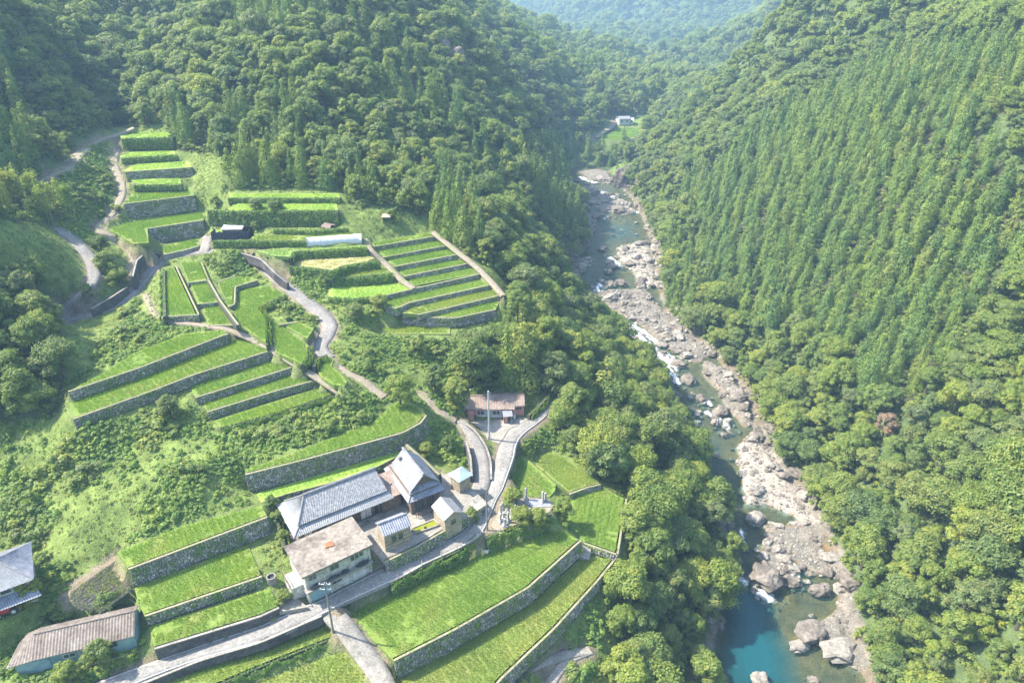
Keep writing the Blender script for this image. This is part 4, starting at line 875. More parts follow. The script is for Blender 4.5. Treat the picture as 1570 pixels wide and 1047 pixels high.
# a few cedars mixed into the broadleaf slopes
tb_ = np.concatenate(TR['b']); mixm = (vnoise(tb_[:, 0], tb_[:, 1], 30, 33) > 0.66) & (RNG.uniform(size=len(tb_)) < 0.6) & (tb_[:, 1] > 130) & (tb_[:, 0] < 60)
TR['c'].append(tb_[mixm] * np.array([1, 1, 1, 0.95])); TR['b'] = tb_[~mixm]; TR['c'] = np.concatenate(TR['c'])
# hand placed trees: (base pixel, height m, kind, label)
HAND = [(262,640,4.6,'b','round grey green bush tree among the terraces left of centre'), (172,945,4.4,'b','dark leafy bush at the corner of the vegetable garden'),
 (160,1020,4.2,'b','leafy bush between the rusty shed and the road'), (110,1046,3.6,'b','small bush in front of the rusty shed'), (50,925,4.0,'b','pale green tree beside the left edge house'),
 (615,622,6.6,'b','round dark tree beside the footpath above the curved paddy'), (572,572,6.0,'b','dark tree in the thicket below the road bend'), (700,632,8.4,'b','big pale crowned tree left of the red house'),
 (668,600,6.5,'b','middle sized tree in the thicket left of the red house'), (740,590,9.5,'b','tall tree behind the red house, left side'), (712,560,9.0,'b','broad tree on the slope behind the red house'),
 (846,600,10.5,'b','big dark tree overhanging the road behind the red house'), (862,560,10.0,'b','leaning dark tree on the wooded knoll'), (800,582,17.0,'c','tallest bright cedar standing over the red house'), (778,588,13.0,'c','second cedar beside the tallest one'),
 (925,625,12.5,'p','bushy pine like tree on the river bank right of the shrine'), (786,775,3.4,'b','round bush at the head of the graveyard'), (826,812,3.8,'b','bushy tree at the front of the graveyard'), (862,795,4.6,'b','tall shrub at the right end of the graveyard'), (797,805,3.0,'b','narrow shrub between the gravestones'),
 (724,800,2.8,'b','clipped bush beside the small gabled hut'), (438,925,2.4,'b','pale green shrub beside the concrete building'), (602,340,3.4,'b','rounded shrub beside the tiny field hut'), (332,318,3.2,'b','bush above the dark shed'),
 (155,386,3.6,'b','dark little tree at the fork of the field track'), (185,440,4.0,'b','loose tree between the two hill lanes, lower'), (165,415,4.2,'b','loose tree between the two hill lanes, upper'), (140,470,3.2,'b','shrub at the inner bend of the hill road'),
 (672,352,10.0,'c','dark cedar at the top corner of the stepped terraces'), (690,366,11.5,'c','tall cedar beside the path of the stepped terraces'), (712,382,11.5,'c','pointed cedar right of the stepped terraces'), (735,372,9.0,'c','slim cedar behind the stepped terraces'),
 (690,690,3.0,'b','dark shrub on the grassy bank above the side road'), (583,480,3.6,'b','round bush at the corner of the lime green field'), (1065,735,8.5,'p','layered pine on the river bank'), (820,300,12.0,'c','pointed dark cedar by the upper river'), (955,226,12,'c','lone conifer in front of the far paddy'),
 (395,330,2.8,'b','shrub on the hedge bank behind the dark shed'), (425,340,3.4,'b','taller shrub on the hedge bank below the bright strips'), (393,352,2.0,'b','pinkish shrub beside the dark shed'), (418,783,2.6,'b','bushy shrub at the back corner of the long farmhouse'), (428,806,2.8,'b','bushy shrub beside the hip end of the long farmhouse'), (436,832,2.4,'b','leafy shrub between the farmhouse and the concrete building'), (655,700,2.6,'b','light shrub on the bank behind the gabled farmhouse'), (700,728,2.2,'b','small bush beside the blue roofed hut'), (545,488,3.4,'b','pale shrub in the thicket right of the road bend'), (640,548,4.6,'b','loose tree in the middle of the thicket')]
for px, py, h, k, lab in HAND:
    p = hit(px, py)
    if k == 'c': cm, tm, s_, H_, R_ = CED[abs(px) % 5]; place_tree('cedar_tree', cm, tm, *p, h / H_, px * 1.3, lab, 'tree', None)
    elif k == 'p': cm, tm, s_, H_, R_ = CED[px % 5]; e = place_tree('pine_tree', cm, tm, *p, h / H_, px * 1.3, lab, 'tree', None); e.scale.x *= 2.0; e.scale.y *= 2.0
    elif h < 5: cm, tm, s_, H_, R_ = BROAD[px % 6]; k_ = 1.5 * h / H_; e = place_tree('broadleaf_tree' if h > 3.7 else 'shrub', cm, tm, p[0], p[1], p[2] - 0.36 * h, k_ * 0.92, px * 1.3, lab, 'tree' if h > 3.7 else 'shrub', None)
    else: cm, tm, s_, H_, R_ = BROAD[px % 6]; e = place_tree('broadleaf_tree' if h > 3.7 else 'shrub', cm, tm, *p, h / H_, px * 1.3, lab, 'tree' if h > 3.7 else 'shrub', None); e.scale.z *= 0.92
# bamboo clumps
for i, (px, py) in enumerate([(60,318),(85,330),(35,325),(110,335),(15,318),(75,345),(600,268),(622,282),(645,300),(630,262),(655,285),(612,300)]):
    p = hit(px, py); place_tree('bamboo_clump', BAM_C, BAM_T, *p, RNG.uniform(0.95, 1.25), i * 1.1, 'yellow green bamboo clump, ' + where(p + np.array([0, 0, 5])), 'bamboo', 'bamboo clumps at the wood edges')
BAMB = [(60,318),(85,330),(35,325),(110,335),(15,318),(75,345),(600,268),(622,282),(645,300),(630,262),(655,285),(612,300)]
hx = np.array([hit(h_[0], h_[1])[:2] for h_ in HAND] + [hit(*b_)[:2] for b_ in BAMB] + [hit(b_[0] - 4, b_[1] + 14)[:2] for b_ in BAMB])
def clear_hand(T):
    d = np.hypot(T[:, None, 0] - hx[None, :, 0], T[:, None, 1] - hx[None, :, 1]).min(1); return T[d > 2.2]
dead = hit(1352, 672); hx = np.vstack([hx, dead[:2], hit(1345, 690)[:2]])
TR['b'] = clear_hand(TR['b']); TR['c'] = clear_hand(TR['c'])
for kind, lib, nm, cat, lab in (('b', BROAD, 'broadleaf_tree', 'tree', 'broadleaf tree'), ('c', CED, 'cedar_tree', 'tree', 'cedar')):
    T = TR[kind]; v, q = in_view(T[:, 0], T[:, 1], T[:, 2] + 5, 0, 0)
    size = np.where(v, T[:, 3] / q[:, 2], 0); order = np.argsort(-size); pick = []; used = set()
    for i in order[:420]:
        if len(pick) >= 290: break
        x, y, z, s = T[i]; k = int(RNG.integers(0, len(lib))); cm, tm, s_, H_, R_ = lib[k]
        xr = np.interp(y, bedR[:, 1], bedR[:, 0]); side = 'right hillside' if x > xr else ('left river bank' if x > 0 else 'left hillside')
        adj = ('small ' if s < 0.75 else 'tall ' if s > 1.05 else '') + ('rounded ' if kind == 'b' and R_ > 2.9 else 'slender ' if kind == 'b' else 'pointed ')
        l_ = adj + lab + ' on ' + side + ', ' + where((x, y, z + H_ * s * 0.6))
        if l_ in used: continue
        used.add(l_); pick.append(i)
        place_tree(nm, cm, tm, x, y, z - 0.3, s, RNG.uniform(0, 6.28), l_, cat, ('broadleaf trees of the valley' if kind == 'b' else 'cedars of the valley'), RNG.uniform(0.85, 1.2))
    rest = np.setdiff1d(order, np.array(pick))
    T = T[rest]; n = len(T); sc = np.c_[T[:, 3], T[:, 3], T[:, 3] * RNG.uniform(0.85, 1.2, n)]
    o = scatter('broadleaf_forest' if kind == 'b' else 'cedar_forest', T[:, :3] - np.array([0, 0, 0.3]), RNG.uniform(0, 6.28, n), sc, RNG.integers(0, len(lib), n), [l[2] for l in lib])
    tag(o, 'dense mixed broadleaf forest on the far valley slopes' if kind == 'b' else 'dense cedar plantation on the upper right slope', 'forest')
    print(kind, len(pick), n)
e = place_tree('dead_tree', BROAD[0][0], BROAD[0][1], dead[0], dead[1], dead[2] + 0.3, 0.8, 0.4, 'reddish brown withered tree crown amid the green right hillside', 'tree', None, mat=M['dry'])

# ---------------------------------------------------------------- undergrowth nobody could count
VB = [src('vine_source', bush_mesh(600 + i, 420, 0.9, 0.24, M['vine'])) for i in range(3)]
WB = [src('weed_source', bush_mesh(610 + i, 300, 0.7, 0.17, M['weed'])) for i in range(3)]
DB = [src('scrub_source', bush_mesh(620 + i, 520, 1.2, 0.26, M['leaf'])) for i in range(3)]
x, y = jitter(-165, 60, 48, 215, 0.85, 21); z = ground(x, y)
c = CLS[np.clip(np.searchsorted(gx, x), 0, nx - 1), np.clip(np.searchsorted(gy, y), 0, ny - 1)]
v, q = in_view(x, y, z, 30, 30); px, py = q[:, 0], q[:, 1]
dfield = np.full(len(x), 1e9)
for f in FIELDS:
    w = fieldsW[f[0]]; m_ = (np.abs(x - w[:, 0].mean()) < 60) & (np.abs(y - w[:, 1].mean()) < 60)
    if m_.any(): d, _ = segdist(x[m_], y[m_], w, True); d = np.where(inpoly(x[m_], y[m_], w), 0, d); dfield[m_] = np.minimum(dfield[m_], d)
ok = v & (c == 0) & (dfield > 0.75)
for poly_ in [np.array([P(*p, zz) for p in ps]) for n_, m_, ps, zz in PLATS if n_ not in ('shed_ground', 'house_ground')]: ok &= ~inpoly(x, y, poly_)
ok &= ~inpoly(x, y, [P(*q, 1.0)[:2] for q in ((12,1035),(208,990),(205,945),(45,985))]) & ~inpoly(x, y, [P(*q, 4.0)[:2] for q in ((-200,1010),(58,925),(40,860),(-200,900))])
VINE = [[(0,985),(60,950),(110,945),(200,925),(215,930),(235,985),(150,1047),(0,1047)], [(60,840),(120,835),(100,900),(110,945),(50,950)], [(100,660),(380,600),(600,600),(600,640),(530,660),(376,716),(400,770),(280,800),(180,842),(0,850),(0,640)], [(110,590),(210,455),(250,490),(345,505),(210,540)], [(310,395),(430,420),(480,470),(500,510),(480,545),(440,490),(400,440),(340,430)], [(500,455),(600,455),(610,500),(690,520),(690,640),(620,612),(520,560),(510,500)],
        [(620,665),(650,640),(690,650),(725,700),(722,740),(690,715)], [(90,250),(170,215),(185,330),(150,350),(120,400),(90,360)], [(345,388),(445,400),(510,430),(500,470),(430,430)], [(840,640),(790,690),(800,700),(860,700),(880,720),(960,740),(1000,760),(960,800),(960,860),(860,980),(760,1047),(900,1047),(1000,700),(860,630)]]
inv = np.zeros(len(x), bool)
for p in VINE: inv |= inpoly(px, py, p)
pale = inpoly(px, py, [(120,760),(180,740),(230,800),(180,840),(60,870),(60,830)]) | inpoly(px, py, [(560,310),(680,320),(660,350),(570,370),(540,345)]) | inpoly(px, py, [(270,240),(350,240),(345,290),(290,290)])
nz = vnoise(x, y, 6, 44)
vin = ok & inv & ~pale & ~((vnoise(x, y, 8, 48) > 0.63) & (RNG.uniform(size=len(x)) < 0.8)); wee = ok & ~vin & (RNG.uniform(size=len(x)) < 0.75)
ex_ = np.array([hit(*q) for q in ((433,549),(437,556),(460,566),(466,571),(487,580),(522,600),(527,606),(470,560),(350,515),(356,519),(425,543))])
x = np.r_[x, ex_[:, 0]]; y = np.r_[y, ex_[:, 1]]; z = np.r_[z, ex_[:, 2]]; e0 = np.zeros(len(ex_), bool); vin = np.r_[vin, e0]; wee = np.r_[wee, ~e0]
def put(nm, m_, srcs, s0, s1, lab):
    n = int(m_.sum()); s = RNG.uniform(s0, s1, n) * (0.7 + 0.75 * vnoise(x[m_], y[m_], 3.2, 46))
    o = scatter(nm, np.c_[x[m_], y[m_], z[m_] - 0.35 * s], RNG.uniform(0, 6.28, n), np.c_[s, s, s * RNG.uniform(0.55, 0.95, n)], RNG.integers(0, len(srcs), n), srcs); tag(o, lab, 'ground cover'); print(nm, n)
big = vin & (vnoise(x, y, 7, 47) > 0.62) & (RNG.uniform(size=len(x)) < 0.3)
put('vine_cover', vin, VB, 0.75, 1.15, 'creeping vines smothering the abandoned terraces')
put('weed_cover', wee, WB, 0.5, 1.0, 'tall weeds and grass on banks between the fields')
put('scrub_cover', big, DB, 0.6, 1.7, 'dark scrub standing out of the vines')
# understorey along the wood edges hides bare soil
x2, y2 = jitter(-130, 120, 48, 240, 2.4, 31); z2 = ground(x2, y2); c2 = CLS[np.clip(np.searchsorted(gx, x2), 0, nx - 1), np.clip(np.searchsorted(gy, y2), 0, ny - 1)]
v2, q2 = in_view(x2, y2, z2, 40, 40); m2_ = v2 & (c2 == 1); n = int(m2_.sum()); s = RNG.uniform(0.9, 1.7, n)
o = scatter('understorey', np.c_[x2[m2_], y2[m2_], z2[m2_] - 0.3], RNG.uniform(0, 6.28, n), s, RNG.integers(0, 3, n), DB); tag(o, 'low shrubs growing under the trees', 'undergrowth'); print('under', n)

# ---------------------------------------------------------------- river boulders
def rock_mesh(seed, sub=2, rough=0.34):
    bm = bmesh.new(); bmesh.ops.create_icosphere(bm, subdivisions=sub, radius=1.0); o_ = Vector((seed * 3.7, seed * 1.3, seed * 2.1))
    for v in bm.verts:
        d = v.co.normalized(); k = 1 + rough * (mnoise.noise(d * 1.3 + o_) + 0.5 * mnoise.noise(d * 2.9 + o_))
        c_ = mnoise.cell(d * 1.6 + o_) * 0.14; v.co = d * (k + c_); v.co.z = v.co.z * 0.7
        if v.co.z < -0.35: v.co.z = -0.35 + (v.co.z + 0.35) * 0.3
    me = bpy.data.meshes.new('boulder'); bm.to_mesh(me); bm.free(); return me
def rocks(mat, s0, n, sub): 
    out = []
    for i in range(n): me = rock_mesh(s0 + i, sub); me.materials.append(mat); out.append(me)
    return out
RKD = rocks(M['boulder'], 1, 6, 3); RKP = rocks(M['pale_boulder'], 11, 6, 3)
BIG = [(1173,890,3.0,0,'largest grey boulder standing beside the teal pool'), (1158,796,1.9,1,'long pale boulder lying across the lower river'), (1194,808,1.0,1,'smooth white boulder in the shallow water'), (1177,832,1.0,1,'pale boulder above the largest grey one'), (1172,854,1.0,1,'whitish boulder leaning on the largest grey one'), (1203,860,1.4,1,'cream boulder right of the largest grey one'), (1190,845,1.1,1,'white boulder wedged in the boulder heap'),
 (982,438,2.5,0,'huge brown boulder with mossy top in midstream'), (966,408,2.2,0,'dark boulder at the edge of the sand bar'), (952,434,1.9,0,'flat topped boulder beside the huge brown one'), (933,417,1.6,1,'pale boulder at the upstream end of the boulder row'), (1165,1046,1.8,1,'half cut off boulder at the bottom edge of the photo'), (1243,972,2.1,0,'low rock slab reaching into the teal pool'), (1285,1000,2.4,1,'broad rock slab at the right shore of the pool'), (1225,990,1.2,1,'pointed end of the rock slab'),
 (1043,628,1.4,0,'rounded boulder at the left shore of the rapids'), (1075,612,1.5,0,'flat boulder in the middle of the rapids'), (1105,632,2.0,0,'big boulder at the right shore of the rapids'), (1130,618,2.4,0,'brown outcrop over the right shore of the rapids'), (1096,648,1.0,1,'wet boulder below the rapids'), (1098,698,0.8,1,'lone small boulder in the dark pool'), (1087,756,1.0,0,'dark boulder at the left shore'), (972,522,1.8,0,'large boulder in the long white rapids'), (985,540,1.5,0,'second large boulder in the long white rapids'), (1020,530,1.2,1,'pale boulder right of the long rapids'), (1258,905,1.8,0,'orange brown rocks at the right shore'), (1290,905,1.6,1,'grey rock at the right shore under the trees')]
bxy = []
for px, py, s, pal, lab in BIG:
    p = PR(px, py, 0.2); i = px % 6; o = mobj('boulder', (RKP if pal else RKD)[i]); o.location = (p[0], p[1], max(p[2], float(ground(p[0], p[1]))) + 0.1 * s); a = RNG.uniform(0, 6.28)
    if 'slab' in lab: a = 0.45; s = s * 1.05
    if 'largest' in lab and 'standing' in lab: o.location.z += 0.9
    o.rotation_euler = (RNG.uniform(-.2, .2), RNG.uniform(-.2, .2), a); o.scale = (s * RNG.uniform(0.85, 1.1) * (1.5 if 'slab' in lab else 1), s * RNG.uniform(0.7, 0.9), s * (0.95 if 'slab' not in lab else 0.5)); tag(o, lab, 'boulder', 'river boulders'); bxy.append(p[:2])
x, y = jitter(-5, 110, 45, 345, 1.05, 41); z = ground(x, y); inb = inpoly(x, y, bed_poly); db, _ = segdist(x, y, bed_poly, True); wz = riv_z(y); v, q = in_view(x, y, z, 10, 20)
dry = inb & (z > wz - 0.25); edge = (~inb) & (db < 3) & (c.size > 0) & (y < 345)
rap = np.zeros(len(x), bool)
for p, r in foams: d, _ = segdist(x, y, p); rap |= d < 3.2
prob = np.where(dry, 0.3, 0) + np.where(rap & inb, 0.36, 0) + np.where(edge, 0.28, 0) + np.where(inb & ~dry & (vnoise(x, y, 9, 71) > 0.55), 0.06, 0)
ok = v & (RNG.uniform(size=len(x)) < prob); x, y, z, q = x[ok], y[ok], np.maximum(z[ok], wz[ok] - 0.3), q[ok]
s = np.exp(RNG.normal(-0.85, 0.62, len(x))); s = np.clip(s, 0.2, 2.0) * np.clip(0.75 + y / 400, 0, 1.5)
order = np.argsort(-(s / q[:, 2]))
used = set(); pick = []
for i in order[:420]:
    if len(pick) >= 250: break
    pal = RNG.uniform() < 0.45; l_ = ('large ' if s[i] > 0.9 else 'small ' if s[i] < 0.5 else '') + ('pale ' if pal else 'brown ') + 'river boulder, ' + where((x[i], y[i], z[i]))
    if l_ in used: continue
    used.add(l_); pick.append(i)
    k = int(RNG.integers(0, 6)); o = mobj('boulder', (RKP if pal else RKD)[k]); o.location = (x[i], y[i], z[i] + 0.12 * s[i]); o.rotation_euler = (*RNG.uniform(-.3, .3, 2), RNG.uniform(0, 6.28))
    o.scale = (s[i] * RNG.uniform(0.8, 1.2), s[i] * RNG.uniform(0.65, 1.0), s[i] * RNG.uniform(0.6, 1.0)); tag(o, l_, 'boulder', 'river boulders')
r_ = np.setdiff1d(order, np.array(pick)); SR = [src('stone_source', me) for me in rocks(M['pale_boulder'], 31, 3, 1) + rocks(M['boulder'], 41, 3, 1)]
xs, ys = jitter(-5, 110, 45, 345, 0.62, 43); zs = ground(xs, ys); inb = inpoly(xs, ys, bed_poly); vs, _ = in_view(xs, ys, zs, 10, 10); k = inb & vs & (zs > riv_z(ys) - 0.15) & (RNG.uniform(size=len(xs)) < 0.5); xs, ys, zs = xs[k], ys[k], zs[k]
X = np.r_[x[r_], xs]; Y = np.r_[y[r_], ys]; Z = np.r_[z[r_], zs]; Sx = np.r_[s[r_], np.exp(RNG.normal(-1.5, 0.4, len(xs)))]; n = len(X)
o = scatter('river_stones', np.c_[X, Y, Z], np.c_[RNG.uniform(-.3, .3, (n, 2)), RNG.uniform(0, 6.28, n)], np.c_[Sx, Sx * RNG.uniform(.7, 1, n), Sx * RNG.uniform(.5, .9, n)], RNG.integers(0, 6, n), SR); tag(o, 'small stones and gravel along the river', 'stones'); print('stones', n)
# bare rock faces over the river bend and on the left mountain
def crag(name, px, py, w, h, lab, back=0.0):
    p = hit(px, py); bm = bmesh.new(); bmesh.ops.create_icosphere(bm, subdivisions=4, radius=1.0); o_ = Vector((px * .1, py * .1, 0))
    for v in bm.verts:
        d = v.co.normalized(); k = 1 + 0.3 * mnoise.noise(Vector((d.x * 2, d.y * 2, d.z * 0.8)) + o_) + 0.22 * mnoise.noise(Vector((d.x * 6, d.y * 6, d.z * 1.5)) + o_) + 0.1 * mnoise.noise(d * 9 + o_)
        v.co = Vector((d.x * w, d.y * w * 0.6, d.z * h)) * k
    me = bpy.data.meshes.new(name); bm.to_mesh(me); bm.free(); me.materials.append(M['crag']); o = mobj(name, me); o.location = (p[0], p[1] + back, p[2]); tag(o, lab, 'rock face')
M['crag'] = mat_noise('bare_rock', [(0.10, 0.08, 0.065), (0.17, 0.14, 0.115), (0.24, 0.205, 0.175)], 0.25, 0.9, 0.8, 0.4, fine=1.2)
crag('rock_face', 962, 285, 6, 8, 'pale bare rock face above the river bend, larger one', 3); crag('rock_face', 992, 282, 5, 5.5, 'pale bare rock face above the river bend, smaller right one', 3)
crag('rock_face', 685, 118, 8, 11, 'brown bare cliff high on the left mountain', 6); crag('rock_face', 750, 172, 5, 6, 'small bare cliff lower on the left mountain', 4); crag('rock_face', 905, 300, 4, 2, 'low rock shelf in the upper river')
# ---------------------------------------------------------------- buildings
BM = {
 'tile': mat_noise('grey_roof_tile', [(0.14, 0.14, 0.147), (0.19, 0.19, 0.2), (0.24, 0.24, 0.25)], 1.6, 0.6, 0.3, 0.03, fine=6.0, spec=0.4),
 'tile_dark': mat_noise('blue_grey_roof_tile', [(0.13, 0.14, 0.17), (0.2, 0.21, 0.25), (0.27, 0.28, 0.32)], 1.2, 0.5, 0.2, 0.02, fine=5.0, spec=0.5),
 'tile_pale': mat_noise('pale_roof_tile', [(0.17, 0.173, 0.182), (0.21, 0.214, 0.223), (0.25, 0.254, 0.263)], 0.7, 0.55, 0.2, 0.02, fine=6.0, spec=0.5),
 'tile_old': mat_noise('speckled_slate', [(0.14, 0.14, 0.15), (0.23, 0.23, 0.24), (0.36, 0.36, 0.37)], 2.6, 0.7, 0.4, 0.03, fine=7.0),
 'flat': mat_noise('stained_concrete_roof', [(0.085, 0.068, 0.058), (0.16, 0.135, 0.112), (0.235, 0.205, 0.172), (0.18, 0.145, 0.112)], 0.42, 0.9, 0.2, 0.02, 8, fine=2.0),
 'plaster': mat_noise('cream_plaster', [(0.3, 0.285, 0.25), (0.44, 0.425, 0.385), (0.52, 0.5, 0.46)], 0.8, 0.9, 0.15, 0.02, fine=3.0),
 'wood': mat_noise('weathered_boards', [(0.09, 0.065, 0.05), (0.16, 0.12, 0.09), (0.22, 0.17, 0.13)], 2.2, 0.85, 0.3, 0.02, fine=6.0),
 'mudwall': mat_noise('tan_boarding', [(0.24, 0.19, 0.13), (0.34, 0.28, 0.2), (0.4, 0.34, 0.26)], 1.2, 0.9, 0.3, 0.02, fine=5.0),
 'glass': mat_plain('window_glass', (0.05, 0.065, 0.07), 0.12, 0.3, 0.8, 0.7),
 'frame': mat_plain('window_frame', (0.3, 0.3, 0.29), 0.5),
 'white': mat_plain('white_paint', (0.5, 0.5, 0.48), 0.6), 'shutter': mat_plain('blue_grey_shutter', (0.24, 0.36, 0.4), 0.5, 0.15),
 'dark': mat_plain('black_tarpaulin', (0.03, 0.032, 0.036), 0.6), 'rust': mat_noise('rusty_corrugated_iron', [(0.13, 0.1, 0.08), (0.19, 0.155, 0.13), (0.24, 0.205, 0.18)], 0.5, 0.8, 0.2, 0.02, 6, fine=2.5),
 'teal': mat_noise('teal_board', [(0.13, 0.2, 0.21), (0.2, 0.3, 0.31), (0.26, 0.36, 0.36)], 1.0, 0.8, 0.1), 'orange': mat_plain('orange_rust_sheet', (0.42, 0.12, 0.05), 0.7),
 'red': mat_noise('faded_red_wall', [(0.36, 0.15, 0.12), (0.45, 0.2, 0.165), (0.5, 0.26, 0.22)], 0.8, 0.85, 0.1), 'browntile': mat_noise('brown_roof_tile', [(0.15, 0.11, 0.09), (0.22, 0.165, 0.135), (0.28, 0.22, 0.19)], 0.8, 0.8, 0.2, 0.02, fine=5.0),
 'navy': mat_noise('navy_sheet_fence', [(0.03, 0.032, 0.05), (0.05, 0.052, 0.08)], 0.8, 0.7, 0.1), 'film': mat_noise('greenhouse_film', [(0.4, 0.41, 0.42), (0.52, 0.53, 0.54)], 0.5, 0.35, 0.3, 0.05, spec=0.6),
 'steel': mat_plain('galvanised_steel', (0.42, 0.43, 0.44), 0.5, 0.1, 2.0, 0.5, 0.1), 'pole': mat_noise('concrete_pole', [(0.16, 0.145, 0.13), (0.24, 0.22, 0.2)], 0.8, 0.9, 0.1), 'cable': mat_plain('black_cable', (0.05, 0.055, 0.06), 0.5),
 'solar': mat_noise('blue_metal_roof', [(0.2, 0.27, 0.32), (0.3, 0.38, 0.43)], 0.8, 0.4, 0.1, spec=0.6), 'granite': mat_noise('grave_granite', [(0.2, 0.2, 0.2), (0.34, 0.33, 0.32), (0.44, 0.43, 0.41)], 2.0, 0.7, 0.2, fine=8.0),
 'algae': mat_noise('algae_water', [(0.15, 0.17, 0.02), (0.21, 0.22, 0.025)], 0.9, 0.15, 0.1, spec=0.5), 'tractor': mat_plain('red_enamel', (0.4, 0.02, 0.03), 0.35, 0.1), 'rubber': mat_plain('rubber', (0.03, 0.03, 0.03), 0.8),
}
BM['concrete'] = M['concrete']
def frame(A, B, z):
    A = Vector((A[0], A[1], 0)); B = Vector((B[0], B[1], 0)); u = (B - A).normalized(); return Matrix.Translation(Vector((A.x, A.y, z))) @ Matrix.Rotation(math.atan2(u.y, u.x), 4, 'Z'), (B - A).length
def house(name, A, B, z, label, cat='building', group=None):
    Mx, L = frame(A, B, z); e = empty(name); e.matrix_world = Mx; tag(e, label, cat, group); return e, L
def corr(quad, step, amp, mat, name, parent, thick=0.08):
    """roof plane A,B (eave) C,D (ridge) with raised ribs running down the slope"""
    A, B, C, D = (Vector(q) for q in quad); n = max(2, int((B - A).length / step)); V = []; Fc = []; nrm = (B - A).cross(D - A).normalized()
    if nrm.z < 0: nrm = -nrm
    for i in range(2 * n + 1):
        t = i / (2 * n); h = amp if i % 2 else 0.0
        for p in (A.lerp(B, t), D.lerp(C, t)): V.append(p + nrm * h)
    for i in range(2 * n): Fc.append((2 * i, 2 * i + 2, 2 * i + 3, 2 * i + 1))
    b = len(V); V += [A - nrm * thick, B - nrm * thick, C - nrm * thick, D - nrm * thick]; Fc += [(b, b + 3, b + 2, b + 1)]
    Fc += [tuple([2 * i for i in range(2 * n + 1)] + [b + 1, b])[::-1], tuple([2 * i + 1 for i in range(2 * n + 1)] + [b + 2, b + 3]), (0, b, b + 3, 1), (4 * n, 4 * n + 1, b + 2, b + 1)]
    me = mesh(name, V, Fc, mat); return mobj(name, me, parent)
def ridge(p, q, r, mat, parent, name='ridge_cap'): return MB().tube([p, q], r, 6).build(name, mat, parent)
def walls(poly, z0, z1, mat, parent, name='wall'): return MB().prism(poly, z0, z1).build(name, mat, parent)
def rect(x0, y0, x1, y1): return [(x0, y0), (x1, y0), (x1, y1), (x0, y1)]
def window(parent, x0, x1, z0, z1, y=0.0, gl='glass', fr='frame', bars=1, axis='x', d=0.06, name='window'):
    """frame proud of the wall face at y (facing -y); panes are sub-parts"""
    f = MB(); t = 0.07
    def bb(a0, a1, b0, b1, e): 
        return f.box2((a0, y - e, b0), (a1, y + 0.02, b1)) if axis == 'x' else f.box2((y - e, a0, b0), (y + 0.02, a1, b1))
    bb(x0, x1, z0, z0 + t, d); bb(x0, x1, z1 - t, z1, d); bb(x0, x0 + t, z0 + t, z1 - t, d); bb(x1 - t, x1, z0 + t, z1 - t, d)
    for k in range(bars): c = x0 + (x1 - x0) * (k + 1) / (bars + 1); bb(c - t / 2, c + t / 2, z0 + t, z1 - t, d)
    o = f.build(name, BM[fr], parent)
    for k in range(bars + 1):
        a = x0 + (x1 - x0) * k / (bars + 1) + t / 2; b_ = x0 + (x1 - x0) * (k + 1) / (bars + 1) - t / 2; g = MB()
        g.box2((a, y - 0.02, z0 + t), (b_, y + 0.01, z1 - t)) if axis == 'x' else g.box2((y - 0.02, a, z0 + t), (y + 0.01, b_, z1 - t)); g.build('pane', BM[gl], o)
    return o

# 1 flat roofed concrete building
e, L = house('concrete_building', P(474,924,0.05), P(571,876,0.05), 0.0, 'two storey cream concrete building with stained flat roof beside the road'); D = 6.1
walls(rect(0, 0, L, D), -0.6, 5.2, BM['plaster'], e)
MB().box2((-0.4, -0.55, 5.2), (L + 0.4, D + 0.3, 5.5)).build('roof_slab', BM['flat'], e)
MB().box2((-0.3, -0.75, 2.45), (L, 0.05, 2.62)).build('balcony_ledge', BM['concrete'], e)
for i in range(4): x = 0.05 + i * (L - 0.35) / 3; MB().box2((x, -0.16, 0), (x + 0.3, 0.0, 5.2)).build('column', BM['plaster'], e)
bay = (L - 0.35) / 3
for i, (a, b_) in enumerate(((0.55, 1.5), (0.6, 1.9), (0.7, 2.1), )): window(e, i * bay + 0.5, i * bay + 0.5 + (1.3 if i else 1.1), 3.75, 4.75, 0.0, bars=1)
window(e, 2 * bay + 1.0, 2 * bay + 2.4, 3.9, 4.8, -0.01)
window(e, bay + 0.5, bay + 1.9, 1.2, 2.3, 0.0); window(e, 2 * bay + 0.9, 2 * bay + 2.3, 1.75, 2.3, 0.0, bars=2)
s = MB(); s.box2((0.45, -0.06, 0.0), (bay - 0.1, 0.02, 2.3))
for k in range(9): s.box2((0.45, -0.09, 0.1 + k * 0.25), (bay - 0.1, -0.06, 0.16 + k * 0.25))
s.build('roller_shutter', BM['shutter'], e); MB().box2((bay * 1 + 2.1, -0.05, 0.0), (bay * 1 + 2.9, 0.02, 2.1)).build('door', BM['white'], e); MB().box2((2 * bay + 0.5, -0.05, 0.0), (2 * bay + 2.4, 0.02, 1.6)).build('sliding_door', BM['white'], e)
def lump(name, parent, c, r, mat, seed, label=None):
    me = rock_mesh(seed, 2, 0.3); me.materials.append(mat); o = mobj(name, me, parent); o.location = c; o.scale = r; return o
for i, (x, w) in enumerate(((1.2, 0.9), (3.6, 1.2), (5.4, 0.9), (8.0, 1.3))): lump('net_bundle', e, (x, -0.42, 2.85), (w * 0.75, 0.3, 0.42), BM['dark'], 60 + i)
MB().box2((-1.6, 1.2, 0.2), (0, 4.2, 2.6)).build('side_porch', BM['plaster'], e); r_ = MB()
for k in range(7): r_.box2((-1.75, 1.0 + k * 0.55, 2.6), (-1.68, 1.07 + k * 0.55, 3.4))
r_.box2((-1.76, 0.95, 3.4), (-1.66, 4.4, 3.48)); r_.build('railing', BM['wood'], e); window(e, 2.0, 3.0, 3.6, 4.6, 0.0, axis='y')
